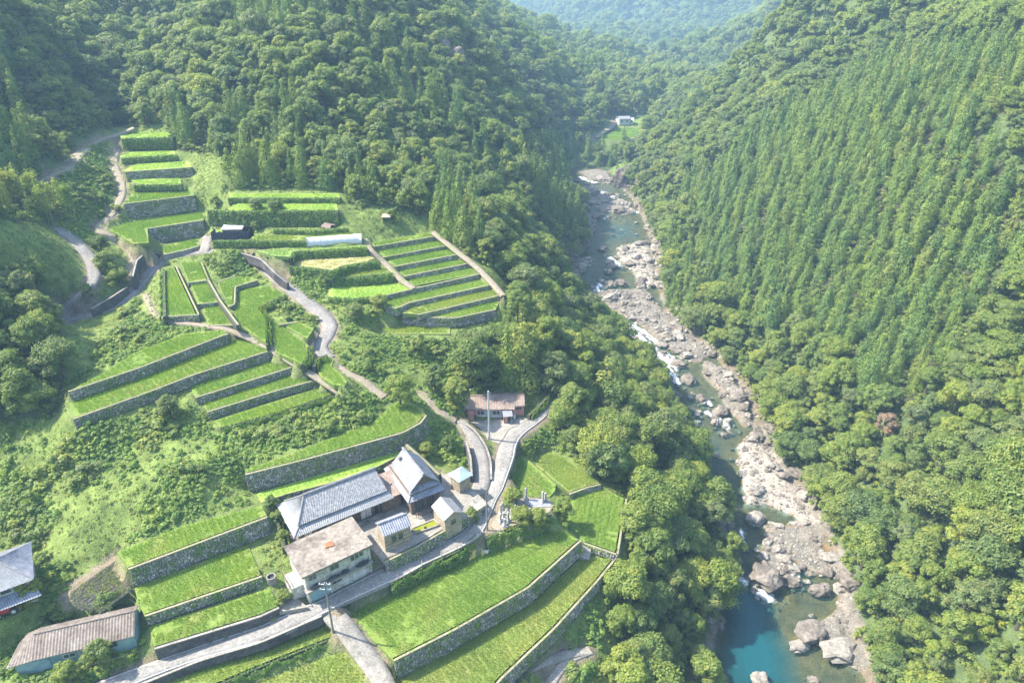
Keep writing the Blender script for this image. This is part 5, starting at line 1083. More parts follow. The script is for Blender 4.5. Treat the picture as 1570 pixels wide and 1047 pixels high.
o = mobj('metal_sheet', MB().slab([(-0.6, -0.3, 0.2), (0.6, -0.35, 0.12), (0.62, 0.3, 0.3), (0.0, 0.42, 0.36), (-0.55, 0.3, 0.28)], 0.16).build('tmp', None).data); bpy.data.objects.remove(bpy.data.objects['tmp']); o.data.materials.append(BM['orange']); p = P(505, 836, 5.5); o.location = (p[0], p[1], 5.5); o.rotation_euler = (0, 0, 0.5)
tag(o, 'crumpled orange sheet lying on the stained flat roof', 'metal sheet')

# 2 long tiled farmhouse
e, L = house('farmhouse', P(451,825,5.0), P(604,763,5.0), 0.0, 'long one storey farmhouse with grey tiled hip roof and skirt roof'); D = 8.4; z0, ze, zi, zu, zr = 2.2, 5.0, 5.75, 5.95, 8.3; a = 1.3
walls(rect(1.0, 1.0, L - 0.4, D - 0.8), z0, 5.5, BM['wood'], e)
for q in ([(0, 0, ze), (L, 0, ze), (L - 0.3, a, zi), (a, a, zi)], [(0, D, ze), (0, 0, ze), (a, a, zi), (a, D - a, zi)], [(L, D, ze), (0, D, ze), (a, D - a, zi), (L - .3, D - a, zi)]): corr(q, 0.3, 0.05, BM['tile_pale'], 'skirt_roof', e)
b_ = 1.05
for q, mt in (([(b_, b_, zu), (L - 0.5, b_, zu), (L - 1.0, D / 2, zr), (b_ + 2.3, D / 2, zr)], 'tile_old'), ([(L - 0.5, D - b_, zu), (b_, D - b_, zu), (b_ + 2.3, D / 2, zr), (L - 1.0, D / 2, zr)], 'tile'), ([(b_, D - b_, zu), (b_, b_, zu), (b_ + 2.25, D / 2 - 0.05, zr), (b_ + 2.25, D / 2 + 0.05, zr)], 'tile_pale'), ([(L - 0.5, b_, zu), (L - 0.5, D - b_, zu), (L - 1.0, D / 2 + .05, zr), (L - 1.0, D / 2 - .05, zr)], 'browntile')): corr(q, 0.28, 0.05, BM[mt], 'roof', e)
walls(rect(1.5, 1.5, L - 0.8, D - 1.5), 5.5, 6.1, BM['wood'], e, 'upper_wall')
ridge((b_ + 2.0, D / 2, zr + .1), (L - 0.8, D / 2, zr + .1), 0.2, BM['tile'], e)
for yy in (b_, D - b_): ridge((b_, yy, zu + .05), (b_ + 2.25, D / 2, zr + .08), 0.13, BM['tile'], e, 'hip_cap')
ridge((0.05, 0.05, ze + .05), (a, a, zi + .05), 0.11, BM['tile'], e, 'hip_cap')
for i, (x, w, gl) in enumerate(((1.6, 1.2, 'white'), (3.4, 1.7, 'glass'), (5.6, 1.6, 'glass'), (7.8, 1.8, 'wood'), (10.2, 1.8, 'white'), (12.4, 1.5, 'glass'))): window(e, x, x + w, 2.5, 4.5, 0.98, gl, 'wood', 1)
MB().box2((8.2, -0.2, z0), (10.4, 0.4, z0 + 0.5)).build('veranda', BM['concrete'], e); MB().box2((11.0, -0.1, z0), (13.2, 0.4, z0 + 0.55)).build('bench', BM['concrete'], e)
for x in (1.0, 5.0, 9.0, 13.0): MB().box2((x, 0.35, z0), (x + 0.15, 0.5, ze + 0.3)).build('post', BM['wood'], e)

# 3 tall gabled farmhouse
e, L = house('gabled_house', P(626,772,5.4), P(683,750,5.4), 0.0, 'tall farmhouse with pale gabled roof and two skirt roofs on the gable front'); D = float(np.linalg.norm(P(626,772,5.4) - P(572,725,5.4))); ze, zi, z2, z2i, zu, zr = 5.4, 6.2, 6.4, 6.9, 6.9, 9.0
walls(rect(0.7, 0.8, L - 0.7, D - 0.5), 2.2, 6.2, BM['wood'], e); walls(rect(1.2, 1.3, L - 1.2, D - 0.8), 6.2, 6.8, BM['wood'], e, 'upper_wall')
g = MB(); g.add([(1.0, 1.35, 6.8), (L - 1.0, 1.35, 6.8), (L / 2, 1.35, zr - 0.25), (1.0, D - 1.6, 6.8), (L - 1.0, D - 1.6, 6.8), (L / 2, D - 1.6, zr - .25)], [(0, 1, 2), (5, 4, 3), (0, 2, 5, 3), (1, 4, 5, 2)]); g.build('gable', BM['wood'], e)
for q, mt in (([(0, 0, ze), (L, 0, ze), (L - 1.2, 1.3, zi), (1.2, 1.3, zi)], 'tile_dark'), ([(0, D, ze), (0, 0, ze), (1.2, 1.3, zi), (1.2, D - .5, zi)], 'tile_pale'), ([(L, 0, ze), (L, D, ze), (L - 1.2, D - .5, zi), (L - 1.2, 1.3, zi)], 'tile_dark'), ([(0.4, 0.6, z2), (L - 0.4, 0.6, z2), (L - 1.1, 1.35, z2i), (1.1, 1.35, z2i)], 'tile_dark')): corr(q, 0.3, 0.055, BM[mt], 'skirt_roof', e)
Du = D - 1.3; corr([(0.75, Du, zu - .3), (0.75, 0.8, zu - .3), (L / 2, 0.8, zr), (L / 2, Du, zr)], 0.3, 0.05, BM['tile_pale'], 'roof', e); corr([(L - .5, 0.8, zu - .3), (L - .5, Du, zu - .3), (L / 2, Du, zr), (L / 2, 0.8, zr)], 0.3, 0.05, BM['tile_dark'], 'roof', e)
ridge((L / 2, 0.7, zr + .1), (L / 2, Du + .1, zr + .1), 0.2, BM['tile'], e); ridge((0.75, 0.75, zu - .25), (L / 2, 0.75, zr + .05), 0.1, BM['tile'], e, 'verge'); ridge((L - .5, 0.75, zu - .25), (L / 2, 0.75, zr + .05), 0.1, BM['tile'], e, 'verge'); ridge((0.05, 0.05, ze + .05), (1.2, 1.3, zi + .05), 0.1, BM['tile'], e, 'hip_cap')
MB().box2((L / 2 - 1.3, D - 2.6, zr - 1.0), (L / 2 - 0.9, D - 2.2, zr - 0.4)).build('roof_vent', BM['concrete'], e)
for x, w in ((1.2, 1.6), (3.2, 1.4)): window(e, x, min(x + w, L - 1), 2.6, 4.6, 0.78, 'glass', 'wood', 2)
f_ = MB()
for k in range(12): f_.box2((0.9 + k * (L - 1.8) / 12, -0.4, 2.2), (0.98 + k * (L - 1.8) / 12, -0.33, 3.3))
f_.box2((0.8, -0.42, 3.2), (L - 0.8, -0.32, 3.3)); f_.build('lattice', BM['wood'], e)
walls(rect(-3.0, D * 0.35, 0.2, D * 0.8), 2.2, 4.9, BM['wood'], e, 'link_wall'); corr([(-3.4, D * .3, 5.0), (0.6, D * .3, 5.2), (0.6, D * .85, 5.9), (-3.4, D * .85, 5.7)], 0.3, 0.04, BM['browntile'], 'link_roof', e)

# 4 storehouse with ribbed blue grey roof, 5 small gabled hut
e, L = house('storehouse', P(588,823,5.4), P(631,806,5.4), 0.0, 'narrow tall storehouse with ribbed blue grey roof above the road wall'); D = 3.3
walls(rect(0.15, 0.2, L - 0.15, D - 0.2), 0.4, 5.45, BM['mudwall'], e); g = MB(); g.add([(0.15, 0.2, 5.45), (0.15, D - .2, 5.45), (0.15, D / 2, 6.3), (L - .15, 0.2, 5.45), (L - .15, D - .2, 5.45), (L - .15, D / 2, 6.3)], [(0, 2, 1), (3, 4, 5)]); g.build('gable', BM['mudwall'], e)
corr([(0, 0, 5.4), (L, 0, 5.4), (L, D / 2, 6.4), (0, D / 2, 6.4)], 0.32, 0.08, BM['tile_dark'], 'roof', e); corr([(L, D, 5.4), (0, D, 5.4), (0, D / 2, 6.4), (L, D / 2, 6.4)], 0.32, 0.08, BM['tile_dark'], 'roof', e); ridge((-.05, D / 2, 6.5), (L + .05, D / 2, 6.5), 0.13, BM['tile_dark'], e)
for x in (1.2, 2.2): window(e, x, x + 0.7, 3.6, 4.8, 0.2, 'glass', 'wood', 0)
for k in range(7): MB().box2((0.16, 0.15, 0.8 + k * 0.65), (L - 0.16, 0.2, 0.85 + k * 0.65)).build('batten', BM['wood'], e)
e, L = house('gabled_hut', P(681,798,4.8), P(710,785,4.8), 0.0, 'small hut with pale gabled roof between the green pond and the bend'); D = 3.9
walls(rect(0.2, 0.2, L - 0.2, D - 0.2), 1.2, 4.8, BM['mudwall'], e); g = MB(); g.add([(0.2, 0.2, 4.8), (L - .2, 0.2, 4.8), (L / 2, 0.2, 5.6), (0.2, D - .2, 4.8), (L - .2, D - .2, 4.8), (L / 2, D - .2, 5.6)], [(0, 1, 2), (5, 4, 3)]); g.build('gable', BM['mudwall'], e)
corr([(-.1, D, 4.7), (-.1, 0, 4.7), (L / 2, -.1, 5.75), (L / 2, D + .1, 5.75)], 0.4, 0.02, BM['tile_pale'], 'roof', e); corr([(L + .1, 0, 4.7), (L + .1, D, 4.7), (L / 2, D + .1, 5.75), (L / 2, -.1, 5.75)], 0.4, 0.02, BM['tile'], 'roof', e); window(e, L / 2 - .4, L / 2 + .4, 3.2, 4.1, 0.2, 'glass', 'wood', 1)
# pond
po = [P(*q, 2.4)[:2] for q in ((631,811), (665,797), (674,805), (637,818))]; o = MB().prism([tuple(q) for q in po], 1.5, 2.46).build('pond', BM['algae']); tag(o, 'rectangular garden pond filled with yellow green algae water', 'pond'); r_ = MB()
for i in range(4):
    a_, b2 = Vector((*po[i], 2.5)), Vector((*po[(i + 1) % 4], 2.5)); r_.tube([a_, b2], 0.13, 4)
r_.build('rim', BM['concrete'], o); lump('pond_rock', o, (*P(652,809,2.5)[:2], 2.5), (0.22, 0.2, 0.35), BM['dark'], 71)
# hut with blue pyramid roof
c = np.mean([P(*q, 5.0) for q in ((688,724), (704,717), (719,731), (704,737))], 0); e, L = house('roadside_hut', P(688,726,5.0), P(704,738,5.0), 0.0, 'little hut with blue grey pyramid roof on the bank above the side road'); D = 2.6; L = max(L, 2.2)
walls(rect(0.2, 0.2, L - 0.2, D - 0.2), 2.4, 5.0, BM['mudwall'], e); ap = (L / 2, D / 2, 5.8)
rc = rect(-.15, -.15, L + .15, D + .15)
for i in range(4): a_, b2 = rc[i], rc[(i + 1) % 4]; corr([(*a_, 4.95), (*b2, 4.95), ap, ap], 0.5, 0.01, BM['solar'], 'roof', e, 0.05)
# red house
e, L = house('red_house', P(716,641,1.0), P(788,640,1.0), 1.0, 'low faded red house with brown tiled roof and long window band'); D = 5.2; e.scale.z = 0.84
walls(rect(0, 0, L, D), -0.3, 2.7, BM['red'], e); walls(rect(L, 0.6, L + 1.9, D - 0.6), -0.3, 2.9, BM['red'], e, 'annex_wall')
corr([(-.4, -.5, 2.6), (L + .1, -.5, 2.6), (L + .1, D / 2, 4.0), (-.4, D / 2, 4.0)], 0.3, 0.04, BM['browntile'], 'roof', e); corr([(L + .1, D + .5, 2.6), (-.4, D + .5, 2.6), (-.4, D / 2, 4.0), (L + .1, D / 2, 4.0)], 0.3, 0.04, BM['browntile'], 'roof', e)
corr([(L + .1, 0.2, 2.95), (L + 2.1, 0.2, 2.95), (L + 2.1, D / 2, 4.0), (L + .1, D / 2, 4.0)], 0.3, 0.04, BM['browntile'], 'annex_roof', e); corr([(L + 2.1, D - .2, 2.95), (L + .1, D - .2, 2.95), (L + .1, D / 2, 4.0), (L + 2.1, D / 2, 4.0)], 0.3, 0.04, BM['browntile'], 'annex_roof', e)
g = MB(); g.add([(0, 0, 2.7), (0, D, 2.7), (0, D / 2, 3.9), (L + 1.9, 0.6, 2.9), (L + 1.9, D - .6, 2.9), (L + 1.9, D / 2, 3.9)], [(0, 2, 1), (3, 4, 5)]); g.build('gable', BM['red'], e); ridge((-.4, D / 2, 4.07), (L + 2.1, D / 2, 4.07), 0.12, BM['browntile'], e)
for i in range(4): window(e, 1.9 + i * 1.5, 3.3 + i * 1.5, 0.9, 2.0, 0.0, 'shutter' if i % 2 else 'glass', 'white', 1)
MB().box2((1.8, -0.08, 0.1), (L - 1.0, 0.02, 0.75)).build('white_panel', BM['white'], e); window(e, L + 0.3, L + 1.5, 1.7, 2.4, 0.6, 'glass', 'wood', 2); MB().box2((0.2, -1.0, 0), (1.3, 0, 2.3)).build('porch', BM['red'], e)
e, L = house('bus_shelter', P(773,649,1.0), P(785,648,1.0), 1.0, 'tiny open hut with flat pale roof in front of the red house'); walls(rect(0, 0, 0.12, 1.2), 0, 1.6, BM['wood'], e); walls(rect(0, 1.08, L, 1.2), 0, 1.6, BM['wood'], e, 'back_wall'); walls(rect(0, 0, L * 0.45, 0.1), 0, 1.6, BM['red'], e, 'front_wall'); corr([(-.15, -.2, 1.6), (L + .15, -.2, 1.6), (L + .15, 1.35, 1.95), (-.15, 1.35, 1.95)], 0.3, 0.02, BM['tile_pale'], 'roof', e); MB().tube([(L - .05, 0.05, 0), (L - .05, 0.05, 1.65)], 0.04, 6).build('post', BM['white'], e)

# left edge house
e, L = house('tiled_house', P(-40,922,7.4), P(52,888,7.4), 0.0, 'two storey house with shiny hip roof cut by the left photo edge'); D = 8.0; z0 = 3.4
walls(rect(-3, 0.6, L - 0.6, D - 0.6), z0, 7.4, BM['plaster'], e)
for q, mt in (([(-4, 0, 7.4), (L, 0, 7.4), (L - 3.6, D / 2, 9.4), (-4, D / 2, 9.4)], 'tile_pale'), ([(L, 0, 7.4), (L, D, 7.4), (L - 3.5, D / 2 + .1, 9.4), (L - 3.5, D / 2 - .1, 9.4)], 'tile_dark'), ([(L, D, 7.4), (-4, D, 7.4), (-4, D / 2, 9.4), (L - 3.6, D / 2, 9.4)], 'tile')): corr(q, 0.28, 0.05, BM[mt], 'roof', e)  # front slope's light and hip face's shade put into two tile colours
corr([(-4, -1.2, 5.5), (L + .3, -1.2, 5.5), (L - .3, 0.65, 6.1), (-4, 0.65, 6.1)], 0.28, 0.06, BM['tile_dark'], 'skirt_roof', e); ridge((L - .05, 0.05, 7.45), (L - 3.6, D / 2, 9.45), 0.12, BM['tile'], e, 'hip_cap'); window(e, L - 5.0, L - 2.6, 6.3, 7.1, 0.58, 'glass', 'white', 1); window(e, L - 4.5, L - 2.0, 3.7, 5.2, 0.58, 'glass', 'wood', 2)
p = P(16, 938, 3.7); e = empty('tractor', (p[0], p[1], 3.62), 0.5); tag(e, 'small red tractor parked under the eave of the left house', 'tractor')
MB().box2((-0.9, -0.35, 0.45), (0.5, 0.35, 1.05)).box2((-1.5, -0.28, 0.5), (-0.9, 0.28, 0.95)).build('body', BM['tractor'], e); MB().box2((0.1, -0.25, 1.05), (0.55, 0.25, 1.4)).build('seat', BM['dark'], e)
for x, y, r in ((0.5, -.5, .5), (0.5, .5, .5), (-1.1, -.4, .3), (-1.1, .4, .3)): t_ = MB().tube([(x, y - .1, r), (x, y + .1, r)], r, 14).build('wheel', BM['rubber'], e); MB().tube([(x, y - .12, r), (x, y + .12, r)], r * .5, 10).build('rim', BM['white'], t_)
MB().tube([(-0.1, 0, 1.05), (0.0, 0, 1.35)], 0.03, 6).build('steering_column', BM['dark'], e)
# rusty shed
e, L = house('rusty_shed', P(11,1022,2.4), P(206,975,2.4), 0.0, 'long teal shed with rusty corrugated gable roof at lower left'); D = 4.6; h0 = 0.1; hp = 2.4
walls(rect(hp, 0.3, L - 0.15, D - 0.2), h0 - 0.4, 2.42, BM['teal'], e); walls(rect(0.5, 0.3, hp, D - 0.4), h0 - 0.4, 2.0, BM['teal'], e, 'end_wall'); g = MB(); g.add([(L - .15, 0.3, 2.5), (L - .15, D - .2, 2.5), (L - .15, D * .62, 3.6)], [(0, 1, 2)]); g.build('gable', BM['teal'], e)
hp = 2.4
R0 = D * .62
corr([(hp, 0, 2.4), (L, 0, 2.4), (L, R0, 3.75), (hp, R0, 3.75)], 0.35, 0.07, BM['rust'], 'roof', e); corr([(L, D + .2, 2.7), (hp, D + .2, 2.7), (hp, R0, 3.75), (L, R0, 3.75)], 0.35, 0.07, BM['rust'], 'roof', e)
corr([(-0.2, -0.05, 2.15), (hp, -0.02, 2.36), (hp, R0, 3.68), (0.7, R0, 2.95)], 0.35, 0.07, BM['rust'], 'end_roof', e); corr([(hp, D + .2, 2.65), (0.9, D + .1, 2.3), (0.7, R0, 2.95), (hp, R0, 3.68)], 0.35, 0.07, BM['rust'], 'end_roof', e)
ridge((hp, D * .62, 3.82), (L, D * .62, 3.82), 0.1, BM['rust'], e)
window(e, 5.6, 7.0, 1.2, 1.9, 0.3, 'glass', 'white', 1); window(e, 7.3, 9.0, 1.1, 2.0, 0.3, 'frame', 'white', 0); window(e, 10.6, 11.6, 1.2, 2.0, 0.3, 'glass', 'wood', 1); MB().box2((2.5, 0.22, h0 - .2), (4.2, 0.32, 1.9)).build('sliding_door', BM['teal'], e)
# dark shed, greenhouse, tiny huts
e, L = house('fenced_shed', P(325,368,21.1), P(382,367,21.1), 21.1, 'white roofed shed behind a navy sheet fence above the hill road'); f_ = MB()
n_ = 22
for k in range(n_): f_.box2((k * L / n_ + .01, (k % 2) * .05, -.3), ((k + 1) * L / n_ - .01, 0.06 + (k % 2) * .05, 1.75 + 0.12 * ((k * 7) % 3)))
f_.build('sheet_fence', BM['navy'], e); MB().box2((0, 0, -.3), (.08, 3, 1.8)).box2((L - .08, 0, -.3), (L, 3, 1.8)).build('side_fence', BM['navy'], e); walls(rect(2.4, 1.0, 6.8, 3.8), 0, 2.2, BM['wood'], e); corr([(2.2, 0.8, 2.2), (7.0, 0.8, 2.2), (7.0, 4.0, 2.7), (2.2, 4.0, 2.7)], 0.35, 0.04, BM['white'], 'roof', e); MB().box2((5.5, 4.2, 1.5), (6.9, 5.0, 3.2)).build('chimney_box', BM['concrete'], e)
e, L = house('greenhouse', P(471,380,21.6), P(555,374,21.6), 21.6, 'long plastic film greenhouse tunnel with rounded roof'); R_ = 1.25; V = []; Q = []; na, nlx = 12, 16
for i in range(nlx + 1):
    x = L * i / nlx; sg = 0.06 * abs(math.sin(i * math.pi / 2)) + RNG.uniform(0, .05)
    for j in range(na + 1): a_ = math.pi * j / na; V.append((x, R_ - R_ * math.cos(a_), 0.25 + (1.75 - sg) * math.sin(a_) ** 0.8))
for i in range(nlx):
    for j in range(na): b0 = i * (na + 1) + j; Q.append((b0, b0 + 1, b0 + na + 2, b0 + na + 1))
Q += [tuple(range(na + 1)), tuple(range(nlx * (na + 1), (nlx + 1) * (na + 1)))[::-1]]; mobj('film_cover', mesh('film_cover', V, Q, BM['film'], True), e)
for i in range(0, nlx + 1, 2): MB().tube([(L * i / nlx, R_ - 1.02 * R_ * math.cos(math.pi * j / 10), 0.27 + 1.77 * math.sin(math.pi * j / 10) ** .8) for j in range(11)], 0.035, 5).build('hoop', BM['steel'], e)
MB().box2((0, -0.03, 0), (L, 0.03, 0.3)).box2((0, 2 * R_ - .03, 0), (L, 2 * R_ + .03, .3)).build('base_rail', BM['frame'], e)
def hut(name, px, py, w, d, h, rz, lab, roofm, wallm, tilt=0.0, rh=0.6):
    p = hit(px, py); e = empty(name, tuple(p), rz); tag(e, lab, 'hut'); e.rotation_euler = (tilt, tilt * 0.6, rz)
    for x in (-w / 2, w / 2 - .1):
        for y in (-d / 2, d / 2 - .1): MB().box2((x, y, -.3), (x + .1, y + .1, h)).build('post', BM['wood'], e)
    walls(rect(-w / 2 + .1, d / 2 - .12, w / 2 - .1, d / 2 - .02), 0, h, BM[wallm], e, 'back_wall'); walls(rect(-w / 2 + .12, -d / 2 + .1, -w / 2 + .2, d / 2 - .15), 0, h, BM[wallm], e, 'side_wall')
    corr([(-w / 2 - .3, -d / 2 - .3, h), (w / 2 + .3, -d / 2 - .3, h), (w / 2 - .1, 0, h + rh), (-w / 2 + .1, 0, h + rh)], 0.3, 0.03, BM[roofm], 'roof', e); corr([(w / 2 + .3, d / 2 + .3, h), (-w / 2 - .3, d / 2 + .3, h), (-w / 2 + .1, 0, h + rh), (w / 2 - .1, 0, h + rh)], 0.3, 0.03, BM[roofm], 'roof', e); return e
hut('field_hut', 593, 341, 1.7, 1.7, 1.2, 0.1, 'tiny open field hut with tan roof at the wood edge', 'mudwall', 'wood'); hut('collapsed_hut', 504, 350, 2.2, 1.6, 0.7, -0.5, 'leaning brown hut sinking into weeds behind the greenhouse', 'browntile', 'wood', 0.28, 0.5)
hut('shrine', 826, 590, 3.0, 2.6, 1.9, -0.2, 'shaded small shrine with grey roof under the tall trees', 'tile', 'wood', 0, 1.0)
for i, (px, py, w, d, h, rz, lab, rm) in enumerate([(956,189,6.5,4.5,2.8,0.1,'largest white farmhouse at the far valley bend','tile_pale'), (949,188,3.5,3.2,2.2,0.3,'small white annex left of the far farmhouse','tile_pale'), (966,190,3.5,3.0,2.0,-0.2,'small pale shed right of the far farmhouse','white')]):
    p = hit(px, py); e = empty('far_house', tuple(p), rz); tag(e, lab, 'building', 'far houses'); walls(rect(-w / 2, -d / 2, w / 2, d / 2), -1, h, BM['white'], e); corr([(-w / 2 - .4, -d / 2 - .5, h), (w / 2 + .4, -d / 2 - .5, h), (w / 2 + .4, 0, h + 1.3), (-w / 2 - .4, 0, h + 1.3)], 0.4, 0.04, BM[rm], 'roof', e); corr([(w / 2 + .4, d / 2 + .5, h), (-w / 2 - .4, d / 2 + .5, h), (-w / 2 - .4, 0, h + 1.3), (w / 2 + .4, 0, h + 1.3)], 0.4, 0.04, BM[rm], 'roof', e)
    for k in (-1, 1): window(e, k * w / 4 - .6, k * w / 4 + .6, 0.8, 1.9, -d / 2, 'glass', 'frame', 1)

# ---------------------------------------------------------------- street furniture
def pole(px, py, z, h, lab, arms=2, steel=False, r=0.15):
    p = P(px, py, z); e = empty('utility_pole' if not steel else 'antenna_mast', (p[0], p[1], z)); tag(e, lab, 'pole'); m_ = BM['steel' if steel else 'pole']
    MB().tube([(0, 0, -.5), (0, 0, h)], r, 10, r * 0.65).build('post', m_, e)
    for k in range(arms):
        zz = h - 0.35 - k * 0.9; MB().box2((-0.75, -.05, zz), (0.75, .05, zz + .1)).build('crossarm', BM['steel'], e)
        for x in (-.65, 0.25, .65): MB().tube([(x, 0, zz + .1), (x, 0, zz + .3)], 0.05, 6).build('insulator', BM['white'], e)
    if not steel: MB().box2((.12, -.15, h * .45), (.4, .15, h * .45 + .5)).build('junction_box', BM['frame'], e)
    else:
        for k in range(3): MB().tube([(0, 0, h - 1.0 + k * .3), (0.45, 0, h - .9 + k * .3)], 0.03, 5).build('antenna', BM['steel'], e)
        MB().box2((-.2, -.2, 0), (.2, .2, .9)).build('cabinet', BM['white'], e)
    return np.array([p[0], p[1], z + h])
t1 = pole(511, 968, -0.9, 9.0, 'dark utility pole with crossarms at the farm track corner'); t2 = pole(747, 812, 0.5, 8.0, 'dark utility pole on the outer side of the road bend', 0); t3 = pole(750, 674, 0.9, 10.4, 'silver antenna mast in front of the red house', 0, True, 0.2)
t4 = pole(789, 642, 0.9, 3.6, 'thin grey lamp post at the corner of the red house', 0, True, 0.07); t5 = pole(727, 778, 1.2, 1.6, 'short wooden post beside the side road entrance', 0, False, 0.08)
def cable(a, b, sag, lab, r=0.02):
    a, b = np.array(a, float), np.array(b, float); pts = [tuple(a + (b - a) * t - np.array([0, 0, sag * 4 * t * (1 - t)])) for t in np.linspace(0, 1, 18)]; o = MB().tube(pts, r, 4).build('power_cable', BM['cable']); tag(o, lab, 'cable', 'overhead power cables')
for k, (dx, dz, w_) in enumerate(((-.6, -.3, 'topmost'), (.2, -.3, 'middle'), (.6, -1.2, 'lowest'))): cable(t1 + [dx, 0, dz], t2 + [dx * .2, 0, -.2 - k * .3], 1.6, w_ + ' of three sagging cables spanning from the track pole to the bend pole')
cable(t2 + [0, 0, -.3], t3 + [0, 0, -1.5], 0.8, 'single cable from the bend pole to the antenna mast'); cable(t1 + [-.6, 0, -.4], P(60, 1120, -1.5) + [0, 0, 8.5], 1.4, 'cable leaving the track pole to the lower left', 0.015)
cable(t2 + [0, 0, -1.2], P(1100, 905, -14) + [0, 0, 9], 2.2, 'thin cable crossing the paddies from the bend pole to the river trees', 0.015)
gi = [i for i, r_ in enumerate(RIB) if r_[0] == 'road'][0]; rl, rr = RIB[gi][2], RIB[gi][3]
k0 = int(np.argmin(np.linalg.norm(rr[:, :2] - P(596, 893, .2)[:2], axis=1))); k1 = int(np.argmin(np.linalg.norm(rr[:, :2] - P(740, 812, .6)[:2], axis=1))); seg = rr[k0:k1 + 1]; out_ = (rr - rl)[k0:k1 + 1, :2]; out_ /= np.linalg.norm(out_, axis=1)[:, None]
kb = MB(); 
for i in range(len(seg) - 1):
    a_ = seg[i]; b2 = seg[i + 1]; oa, ob = out_[i], out_[i + 1]; kb.add([(*a_[:2], a_[2] - .3), (*(a_[:2] + oa * .25), a_[2] - .3), (*(a_[:2] + oa * .25), a_[2] + .22), (*a_[:2], a_[2] + .22), (*b2[:2], b2[2] - .3), (*(b2[:2] + ob * .25), b2[2] - .3), (*(b2[:2] + ob * .25), b2[2] + .22), (*b2[:2], b2[2] + .22)], [(3, 2, 6, 7), (1, 5, 6, 2), (0, 3, 7, 4), (0, 1, 2, 3), (4, 7, 6, 5)])
tag(kb.build('road_kerb', M['concrete']), 'low concrete kerb along the outer road edge above the big paddy', 'kerb')
for j, i in enumerate(np.linspace(2, len(seg) - 3, 6).astype(int)):
    p = seg[i]; o = empty('guide_post', (p[0] + out_[i][0] * .12, p[1] + out_[i][1] * .12, p[2] + .2)); tag(o, ['nearest', 'second nearest', 'third nearest', 'fourth nearest', 'second farthest', 'farthest'][j] + ' white guide post on the road kerb', 'guide post', 'white guide posts'); MB().tube([(0, 0, 0), (0, 0, .75)], 0.06, 8).build('post', BM['white'], o); MB().tube([(0, 0, .75), (0, 0, .85)], 0.065, 8).build('reflector', BM['orange'], o)
# gravestones
GR = [(768,788),(772,796),(778,782),(784,794),(790,786),(779,800),(774,806),(795,772),(806,766),(767,800),(803,797),(812,790),(832,770),(836,768),(771,780),(788,778)]
gw = ['beside the road at the graveyard corner', 'second from the road', 'in the back row', 'in the middle of the graveyard', 'right of the middle', 'in the front row', 'nearest the bend pole', 'beside the round bush', 'standing white and slim at the back', 'leftmost in the front', 'between the shrubs', 'behind the bushy tree', 'on the slab at the right end, taller', 'on the slab at the right end, shorter', 'at the back left', 'behind the middle one']
for i, (px, py) in enumerate(GR):
    p = P(px, py, 0.6); h = RNG.uniform(0.8, 1.5) * (1.3 if 'taller' in gw[i] or 'slim' in gw[i] else 1); e = empty('gravestone', (p[0], p[1], 0.58), RNG.uniform(-.3, .3) + 0.5); tag(e, 'grey stone grave pillar ' + gw[i], 'gravestone', 'gravestones'); MB().box2((-.4, -.4, 0), (.4, .4, .25)).build('plinth', BM['granite'], e); MB().box2((-.27, -.27, .25), (.27, .27, .5)).build('base', BM['granite'], e); MB().prism([(-.15, -.15), (.15, -.15), (.15, .15), (-.15, .15)], .5, .5 + h).build('pillar', BM['granite'], e); MB().add([(-.15, -.15, .5 + h), (.15, -.15, .5 + h), (.15, .15, .5 + h), (-.15, .15, .5 + h), (0, 0, .62 + h)], [(0, 1, 4), (1, 2, 4), (2, 3, 4), (3, 0, 4)]).build('cap', BM['granite'], e)
o = MB().prism([tuple(P(*q, .7)[:2]) for q in ((800, 768), (826, 764), (842, 768), (846, 776), (818, 778))], .3, .7).build('stone_slab', BM['tile_pale']); tag(o, 'pale paved slab behind the gravestones', 'slab')
# well ring, concrete ramp, scarecrow sheet
p = P(416, 886, 2.2); o = MB(); n = 16
for k in range(n):
    a0, a1 = 2 * math.pi * k / n, 2 * math.pi * (k + 1) / n; q = [(math.cos(a0) * .65, math.sin(a0) * .65), (math.cos(a1) * .65, math.sin(a1) * .65), (math.cos(a1) * .5, math.sin(a1) * .5), (math.cos(a0) * .5, math.sin(a0) * .5)]; o.prism(q, -.6, .7)
o = o.build('well_ring', M['concrete']); o.location = (p[0], p[1], float(ground(p[0], p[1])) + .3); tag(o, 'round concrete well ring beside the concrete building', 'well'); MB().tube([(0, 0, -.2), (0, 0, .35)], .5, 16).build('water', BM['dark'], o)
p = P(897, 848, -4.6); o = MB().slab([(-.9, -.8, .1), (.6, -1.0, -.4), (1.0, .6, .3), (-.3, .9, .9)], 1.2).build('concrete_ramp', M['concrete']); o.location = (p[0], p[1], -4.6); tag(o, 'broken concrete ramp at the corner of the lowest paddy', 'ramp')
p = P(745, 850, -2); e = empty('scarecrow', (p[0], p[1], -2)); tag(e, 'white and blue cloth scarecrow at the upper edge of the largest paddy', 'scarecrow'); MB().tube([(0, 0, 0), (0, 0, 1.3)], .04, 6).tube([(-.5, 0, .95), (.5, 0, .95)], .035, 6).build('stick', BM['wood'], e); MB().add([(-.45, .03, 1.0), (.45, -.03, 1.0), (.3, -.15, .3), (-.25, .12, .25), (-.45, .1, .95), (.45, .06, .95), (.3, .1, .3), (-.25, .2, .25)], [(0, 1, 2, 3), (7, 6, 5, 4), (0, 4, 5, 1), (1, 5, 6, 2), (2, 6, 7, 3), (3, 7, 4, 0)]).build('cloth', BM['white'], e)
